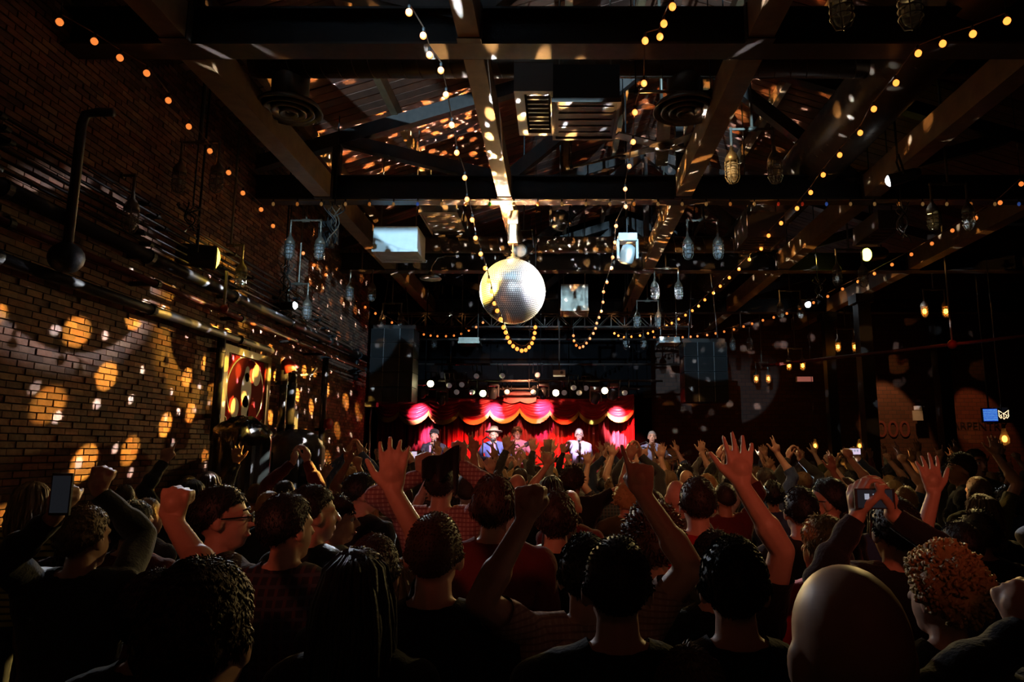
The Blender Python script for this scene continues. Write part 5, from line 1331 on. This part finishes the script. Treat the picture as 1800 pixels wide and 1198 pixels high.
# ------------------------------------------------------------------ the rest of the crowd, copies of a dozen poses
V3 = Vector
UPS = {
 'hands at the sides': {},
 'right hand spread high': {1: (V3((.24, .1, 1.93)), (1, -.6, -.4), (0, 1, 0), (.05, .05, 1), 'open')},
 'left hand spread high': {-1: (V3((-.2, .14, 1.95)), (-1, -.6, -.4), (0, 1, 0), (-.08, .1, 1), 'open')},
 'both hands spread high': {1: (V3((.3, .1, 1.9)), (1, -.6, -.4), (0, 1, 0), (.15, .05, 1), 'open'), -1: (V3((-.27, .14, 1.92)), (-1, -.6, -.4), (0, 1, 0), (-.1, .05, 1), 'open')},
 'right fist raised': {1: (V3((.2, .16, 1.92)), (1, -.5, -.5), (-.3, .9, 0), (.0, .1, 1), 'fist')},
 'left finger pointing up': {-1: (V3((-.22, .2, 1.9)), (-1, -.5, -.5), (.2, .9, 0), (.1, .2, 1), 'point')},
 'two fingers raised': {1: (V3((.26, .18, 1.9)), (1, -.5, -.5), (-.2, .95, 0), (-.05, .1, 1), 'peace')},
 'horned hand sign raised': {-1: (V3((-.26, .2, 1.86)), (-1, -.5, -.5), (.2, .95, 0), (-.1, .15, 1), 'horns')},
 'arms raised and clapping': {1: (V3((.06, .22, 1.9)), (1, -.4, -.6), (-1, .1, 0), (-.1, .1, 1), 'relaxed'), -1: (V3((-.06, .22, 1.9)), (-1, -.4, -.6), (1, .1, 0), (.1, .1, 1), 'relaxed')},
 'arm slanting right overhead': {1: (V3((.45, .18, 1.82)), (.6, -.6, -1), (0, 1, 0), (.45, .1, 1), 'open')},
}
VAR = []
HST = ['short', 'medium', 'crop', 'bushy', 'receding', 'long']
for i, (nm, A) in enumerate(UPS.items()):
    slv = ['short', 'short', 'long', 'short', 'short', 'long', 'rolled', 'short', 'long', 'short'][i]
    bd = make_body('person', dict(A), [0, 8, -8, 0, 12, -12, 0, 5, 0, -6][i], 3, .0105, .30, [1, 1.05, .97, 1, 1.08, .96, 1, 1, 1.03, .98][i], i in (2, 7), slv)
    hs = {}
    for st_ in (HST if i == 0 else [HST[i % 6], HST[(i + 2) % 6]] + (['short'] if i % 2 else ['medium'])):
        hs[st_] = hair_obj_mesh(bd[2], st_, bd[4], i)
    VAR.append((nm, bd, hs))
def ordn(n):
    w_ = ['first', 'second', 'third', 'fourth', 'fifth', 'sixth', 'seventh', 'eighth', 'ninth', 'tenth', 'eleventh', 'twelfth', 'thirteenth', 'fourteenth', 'fifteenth', 'sixteenth', 'seventeenth', 'eighteenth', 'nineteenth', 'twentieth']
    if n <= 20: return w_[n - 1]
    t = {2: 'twenty', 3: 'thirty'}[n // 10]
    return t + ('-' + w_[n % 10 - 1] if n % 10 else 'th')
rc = random.Random(5)
rows = []
d = 12.45
while d > 3.3:
    step = .55 if d > 6 else .64
    rowp = []
    x = WX + .45 + rc.uniform(0, .3)
    if 7.0 < d < 9.9: x = -2.55 + rc.uniform(0, .3)
    while x < min(.70 * d + .35, 7.4):
        yy = d + rc.uniform(-.14, .14); xx = x + rc.uniform(-.1, .1)
        if all((xx - a) ** 2 + (yy - b) ** 2 > (.52 if d < 6 else .47) ** 2 for a, b in OCC):
            rowp.append((xx, yy)); OCC.append((xx, yy))
        x += step + rc.uniform(0, .12) + (.22 if x > 3.2 else 0)
    rows.append(rowp); d -= .62
count = 0
for ri, rowp in enumerate(rows):
    for k, (xx, yy) in enumerate(sorted(rowp)):
        up = rc.random() < (.72 if yy > 6 else (.42 if yy > 4.6 else .1))
        vi = rc.randrange(1, len(VAR)) if up else 0
        nm, bd, hs = VAR[vi]
        st_ = rc.choice(list(hs)); hc_ = rc.choice(['black', 'dark brown', 'dark brown', 'brown', 'light brown', 'blond', 'black']); sh_ = rc.choice(['black', 'black', 'charcoal', 'navy', 'grey', 'maroon', 'olive', 'blue', 'white', 'tan', 'charcoal', 'plaid', 'black', 'stripe' if rc.random() < .3 else 'navy'])
        bald = rc.random() < .07
        p = dress(bd, None if bald else hs[st_], (xx, yy, 0), R(rc.uniform(-24, 24)), rc.uniform(.93, 1.045), rc.choice(SKINS[:3] + SKINS), HM[hc_], CM[sh_])
        tag(p, '%s fan in %s, %s, %s from wall, %s row from stage' % ('bald' if bald else hc_.replace(' ', '-') + '-haired', {'stripe': 'yellow stripes', 'plaid': 'plaid'}.get(sh_, sh_), nm, ordn(k + 1), ordn(ri + 1)), 'person', 'audience')
        count += 1
print('CROWD', count)

# ------------------------------------------------------------------ the band
def band(px, d, headpx, label, style, hair, skin_i, shirt_m, sleeve, arms, look=180, rz=180, beard=None, spec=False, build=1.0, nod=-4):
    c = P(px, headpx, d); sc = (c.z - .66) / 1.635
    M = Matrix.Translation((c.x, c.y, .66)) @ Matrix.Rotation(R(rz), 4, 'Z') @ Matrix.Scale(sc, 4); Mi = M.inverted(); Ri = Mi.to_3x3().normalized()
    A = {sx: (Mi @ P(a[0], a[1], a[2]), Ri @ V3(a[3]), Ri @ V3(a[4]), None if a[5] is None else Ri @ V3(a[5]), a[6]) for sx, a in arms.items()}
    bd = make_body('person', A, look - rz, nod, .0085, .34, build, False, sleeve)
    p = dress(bd, None if style == 'bald' else hair_obj_mesh(bd[2], style, bd[4], 3), (c.x, c.y, .66), R(rz), sc, SKINS[skin_i], HM[hair], shirt_m, CM['black'])
    tag(p, label, 'person', 'band members'); face_parts(p, bd[4], beard=beard)
    if spec: glasses(p, bd[4])
    return p, bd, M
def hat(p, hf, brim, m, band_m, crown=.1, round_=False):
    hc, hr = hf; ax = hr @ V3((0, -.12, 1)); base = hc + hr @ V3((0, -.005, .062))
    h = MB().lathe([(.092, -.005), (.094, .04), (.08, crown), (.05, crown + .018), (.002, crown + .01)] if not round_ else [(.094, -.02), (.096, .02), (.085, .06), (.05, .085), (.002, .092)], base, ax, 22).build('hat_crown', m, p, True)
    MB().lathe([(.08, -.003), (brim, .004 if brim > .12 else -.02), (brim - .003, .010 if brim > .12 else -.014), (.08, .006)], base, ax, 26).build('hat_brim', m, p, True)
    MB().lathe([(.0955, .0), (.0965, .025)], base, ax, 22).build('hat_band', band_m, p, True)
def torso_strip(p, pts, wd, m, name):
    MB().tube(pts, wd, 6).build(name, m, p, True)
DB = 13.9
M_DENJ = mat('denim_jacket', (.10, .13, .42), .8, sheen=.2); M_PSH = mat('pink_shirt', (.62, .25, .33), .8); M_LSH = mat('lilac_shirt', (.5, .42, .66), .8); M_BSH = mat('slate_shirt', (.2, .22, .36), .8); M_SUIT = mat('dark_suit', (.03, .028, .05), .7)
def sw(x, y, d_, pole, n, f, pose): return (x, y, d_, pole, n, f, pose)
p, bd, M = band(763, DB, 766, 'singer in a dark suit and cap at the left of the stage', 'short', 'black', 0, M_SUIT, 'long', {-1: sw(808, 792, DB - .25, (0, 0, -1), (0, -1, 0), (1, -.2, .3), 'open'), 1: sw(742, 800, DB - .3, (-.5, 0, -1), (0, -1, 0), (-.4, -.5, .6), 'relaxed')})
hat(p, bd[4], .105, CM['charcoal'], CM['black'], round_=True)
MB().add([(-.07, .135, 1.45), (.07, .135, 1.45), (.05, .15, 1.12), (-.05, .15, 1.12)], [(0, 1, 2, 3)]).build('shirt_front', mat('printed_shirt', (.5, .35, .5), .7, noise=(90, .6)), p); MB().add([(-.02, .145, 1.45), (.02, .145, 1.45), (.03, .158, 1.15), (0, .158, 1.1), (-.03, .158, 1.15)], [(0, 1, 2, 3, 4)]).build('necktie', M_SUIT, p)
p, bd, M = band(868, DB - .1, 764, 'bearded singer in straw hat and blue denim jacket with guitar', 'medium', 'brown', 0, M_DENJ, 'long', {-1: sw(890, 800, DB - .38, (1, 0, -1), (0, -1, .3), (.3, -.5, .8), 'grip'), 1: sw(858, 806, DB - .35, (-1, .1, -.6), (0, 1, -.3), (.8, -.3, -.3), 'relaxed')}, beard=HM['brown'])
hat(p, bd[4], .175, mat('straw', (.6, .42, .3), .7, bump=(150, .6)), CM['maroon'])
MB().add([(-.05, .138, 1.46), (.05, .138, 1.46), (.06, .15, 1.02), (-.06, .15, 1.02)], [(0, 1, 2, 3)]).build('shirt_front', M_PSH, p)
p, bd, M = band(909, DB + .3, 762, 'guitarist in a pink shirt with tousled brown hair', 'bushy', 'brown', 0, M_PSH, 'long', {-1: sw(932, 812, DB, (1, 0, -1), (0, 1, 0), (.5, -.4, -.4), 'grip'), 1: sw(890, 815, DB - .1, (-1, .1, -.6), (0, 1, 0), (.5, -.4, -.6), 'relaxed')}, look=192)
p, bd, M = band(1018, DB - .1, 764, 'bald singer with glasses in lilac shirt pointing left', 'receding', 'grey', 2, M_LSH, 'rolled', {1: sw(1002, 777, DB - .55, (-.6, 0, -1), (0, 0, -1), (-.5, -.8, .05), 'point'), -1: sw(1020, 800, DB - .4, (1, 0, -1), (-1, 0, 0), (-.3, -.4, .8), 'grip')}, spec=True, nod=2)
p, bd, M = band(1146, DB - .1, 768, 'bassist in a slate blue shirt at the right of the stage', 'short', 'grey', 0, M_BSH, 'long', {-1: sw(1172, 808, DB - .4, (1, 0, -1), (0, -1, .3), (.3, -.5, .8), 'grip'), 1: sw(1132, 812, DB - .35, (-1, .1, -.6), (0, 1, -.3), (.8, -.3, -.3), 'relaxed')}, look=172)
def guitar(px, py, d, label, tilt, m, strap_m):
    c = P(px, py, d); e = tag(empty('guitar', c), label, 'guitar'); e.rotation_euler = (0, -R(tilt), 0)
    n = 40; vs = []
    for yy in (0, .05):
        for i in range(n):
            a = 2 * math.pi * i / n; r = .15 + .035 * math.cos(2 * a) - .022 * math.cos(a) - .012 * math.cos(4 * a)
            vs.append((r * 1.12 * math.cos(a), yy, r * .95 * math.sin(a)))
    MB().add(vs, [tuple(range(n)), tuple(range(n, 2 * n))[::-1]] + [(i, i + n, (i + 1) % n + n, (i + 1) % n) for i in range(n)]).build('body', m, e)
    MB().box((.12, -.012, -.022), (.68, .01, .022)).build('neck', mat('maple', (.4, .22, .1), .4), e); MB().box((.68, -.012, -.04), (.83, .01, .045)).build('headstock', M_BLACK, e)
    MB().box((-.08, -.008, -.04), (-.05, .0, .04)).box((.02, -.006, -.035), (.05, .0, .035)).build('pickups', M_BLACK, e)
    for k in range(6): MB().tube([(-.07, -.015, -.012 + .005 * k), (.74, -.016, -.01 + .004 * k)], .001, 4).build('string', M_CHROME, e)
    MB().tube([(-.17, .03, .02), (-.14, .2, .25), (-.02, .26, .5), (.1, .1, .5), (.2, .0, .3), (.16, .02, .08)], .016, 6).build('strap', strap_m, e)
guitar(868, 812, DB - .45, 'pale pink electric guitar of the hatted singer', 28, mat('pale_pink_lacquer', (.7, .42, .42), .25), M_BLACK)
guitar(912, 826, DB - .1, 'red guitar of the pink-shirted guitarist', 15, mat('red_lacquer', (.4, .03, .03), .25), M_BLACK)
guitar(1146, 822, DB - .5, 'brown bass guitar of the bassist', 22, mat('sunburst', (.25, .1, .04), .25), M_BLACK)
def mic(px, py, d, label):
    c = P(px, py, d); e = tag(empty('microphone_stand', (c.x, c.y, .66)), label, 'microphone'); h = c.z - .66
    MB().lathe([(.14, 0), (.14, .02), (.03, .035)], n=20).build('base', M_BLACK, e); MB().tube([(0, 0, .02), (0, 0, h - .06)], .011, 8).build('pole', M_BLACK, e); MB().tube([(0, 0, h - .06), (0, .09, h)], [.014, .019], 8).build('microphone', M_BLACK, e, True); MB().ball((0, .11, h + .012), .027, 12, 8).build('grille', M_GREY, e, True)
mic(763, 775, DB - .4, 'microphone stand before the suited singer'); mic(866, 773, DB - .45, 'microphone stand before the hatted singer'); mic(1018, 774, DB - .42, 'microphone stand before the lilac-shirted singer')
# drum kit between the singers
c = P(965, 800, 14.75); e = tag(empty('drum_kit', (c.x, c.y, .66)), 'red drum kit with brass cymbals behind the singers', 'drum kit')
M_DR = mat('drum_red', (.5, .03, .03), .25); M_HEAD = mat('drum_head', (.7, .66, .62), .6); M_BRASS = mat('brass', (.75, .5, .16), .25, .9)
def drum(nm, x, y, z_, r, h, ax=(0, 0, 1)):
    s_ = MB().lathe([(r, 0), (r, h)], (x, y, z_), ax, 28).build(nm, M_DR, e, True); a = V3(ax).normalized()
    MB().lathe([(r + .012, -.02), (r + .012, .015), (r, .02)], (x, y, z_), ax, 28).lathe([(r + .012, h - .015), (r + .012, h + .015), (r, h + .02)], (x, y, z_), ax, 28).build('hoop', M_CHROME, s_, True)
    MB().lathe([(r * .98, h + .012), (.001, h + .013)], (x, y, z_), ax, 28).lathe([(r * .98, -.012), (.001, -.013)], (x, y, z_), ax, 28).build('drum_head', M_HEAD, s_)
drum('bass_drum', 0, 0, .28, .27, .4, (0, 1, 0)); drum('rack_tom', -.2, .1, .62, .14, .2, (.1, .25, 1)); drum('rack_tom', .2, .1, .62, .15, .22, (-.1, .25, 1)); drum('floor_tom', .52, .35, .25, .2, .38); drum('snare', -.42, .45, .5, .17, .14)
for x, y, hh_, r in ((-.75, .2, .98, .2), (.6, .0, 1.05, .24), (-.45, -.1, 1.12, .22)):
    MB().tube([(x, y, 0), (x, y, hh_)], .012, 6).build('cymbal_stand', M_CHROME, e); MB().lathe([(r, -.008), (r * .3, .008), (.03, .025), (.002, .028)], (x, y, hh_), (.15, -.25, 1), 26).build('cymbal', M_BRASS, e, True)
# amplifiers on stage
for px, py, lab in ((1098, 808, 'black guitar amplifier at stage right'), (700, 815, 'black flight case at the left stage edge')):
    c = P(px, py, 14.6 if px > 700 else 13.3); e = tag(empty('amplifier', (c.x, c.y, .66)), lab, 'amplifier'); h = max(.35, c.z - .66)
    MB().box((-.35, 0, 0), (.35, .35, h)).build('cabinet', M_BLACK, e); MB().box((-.31, -.012, .04), (.31, .0, h * .7)).build('grille', M_GREY, e); MB().box((-.31, -.012, h * .74), (.31, .0, h - .03)).build('control_panel', M_GALV, e)
    for k in range(5): MB().lathe([(.014, 0), (.012, .018)], (-.24 + .12 * k, -.012, h * .74 + .04), (0, -1, 0), 8).build('knob', M_BLACK, e)
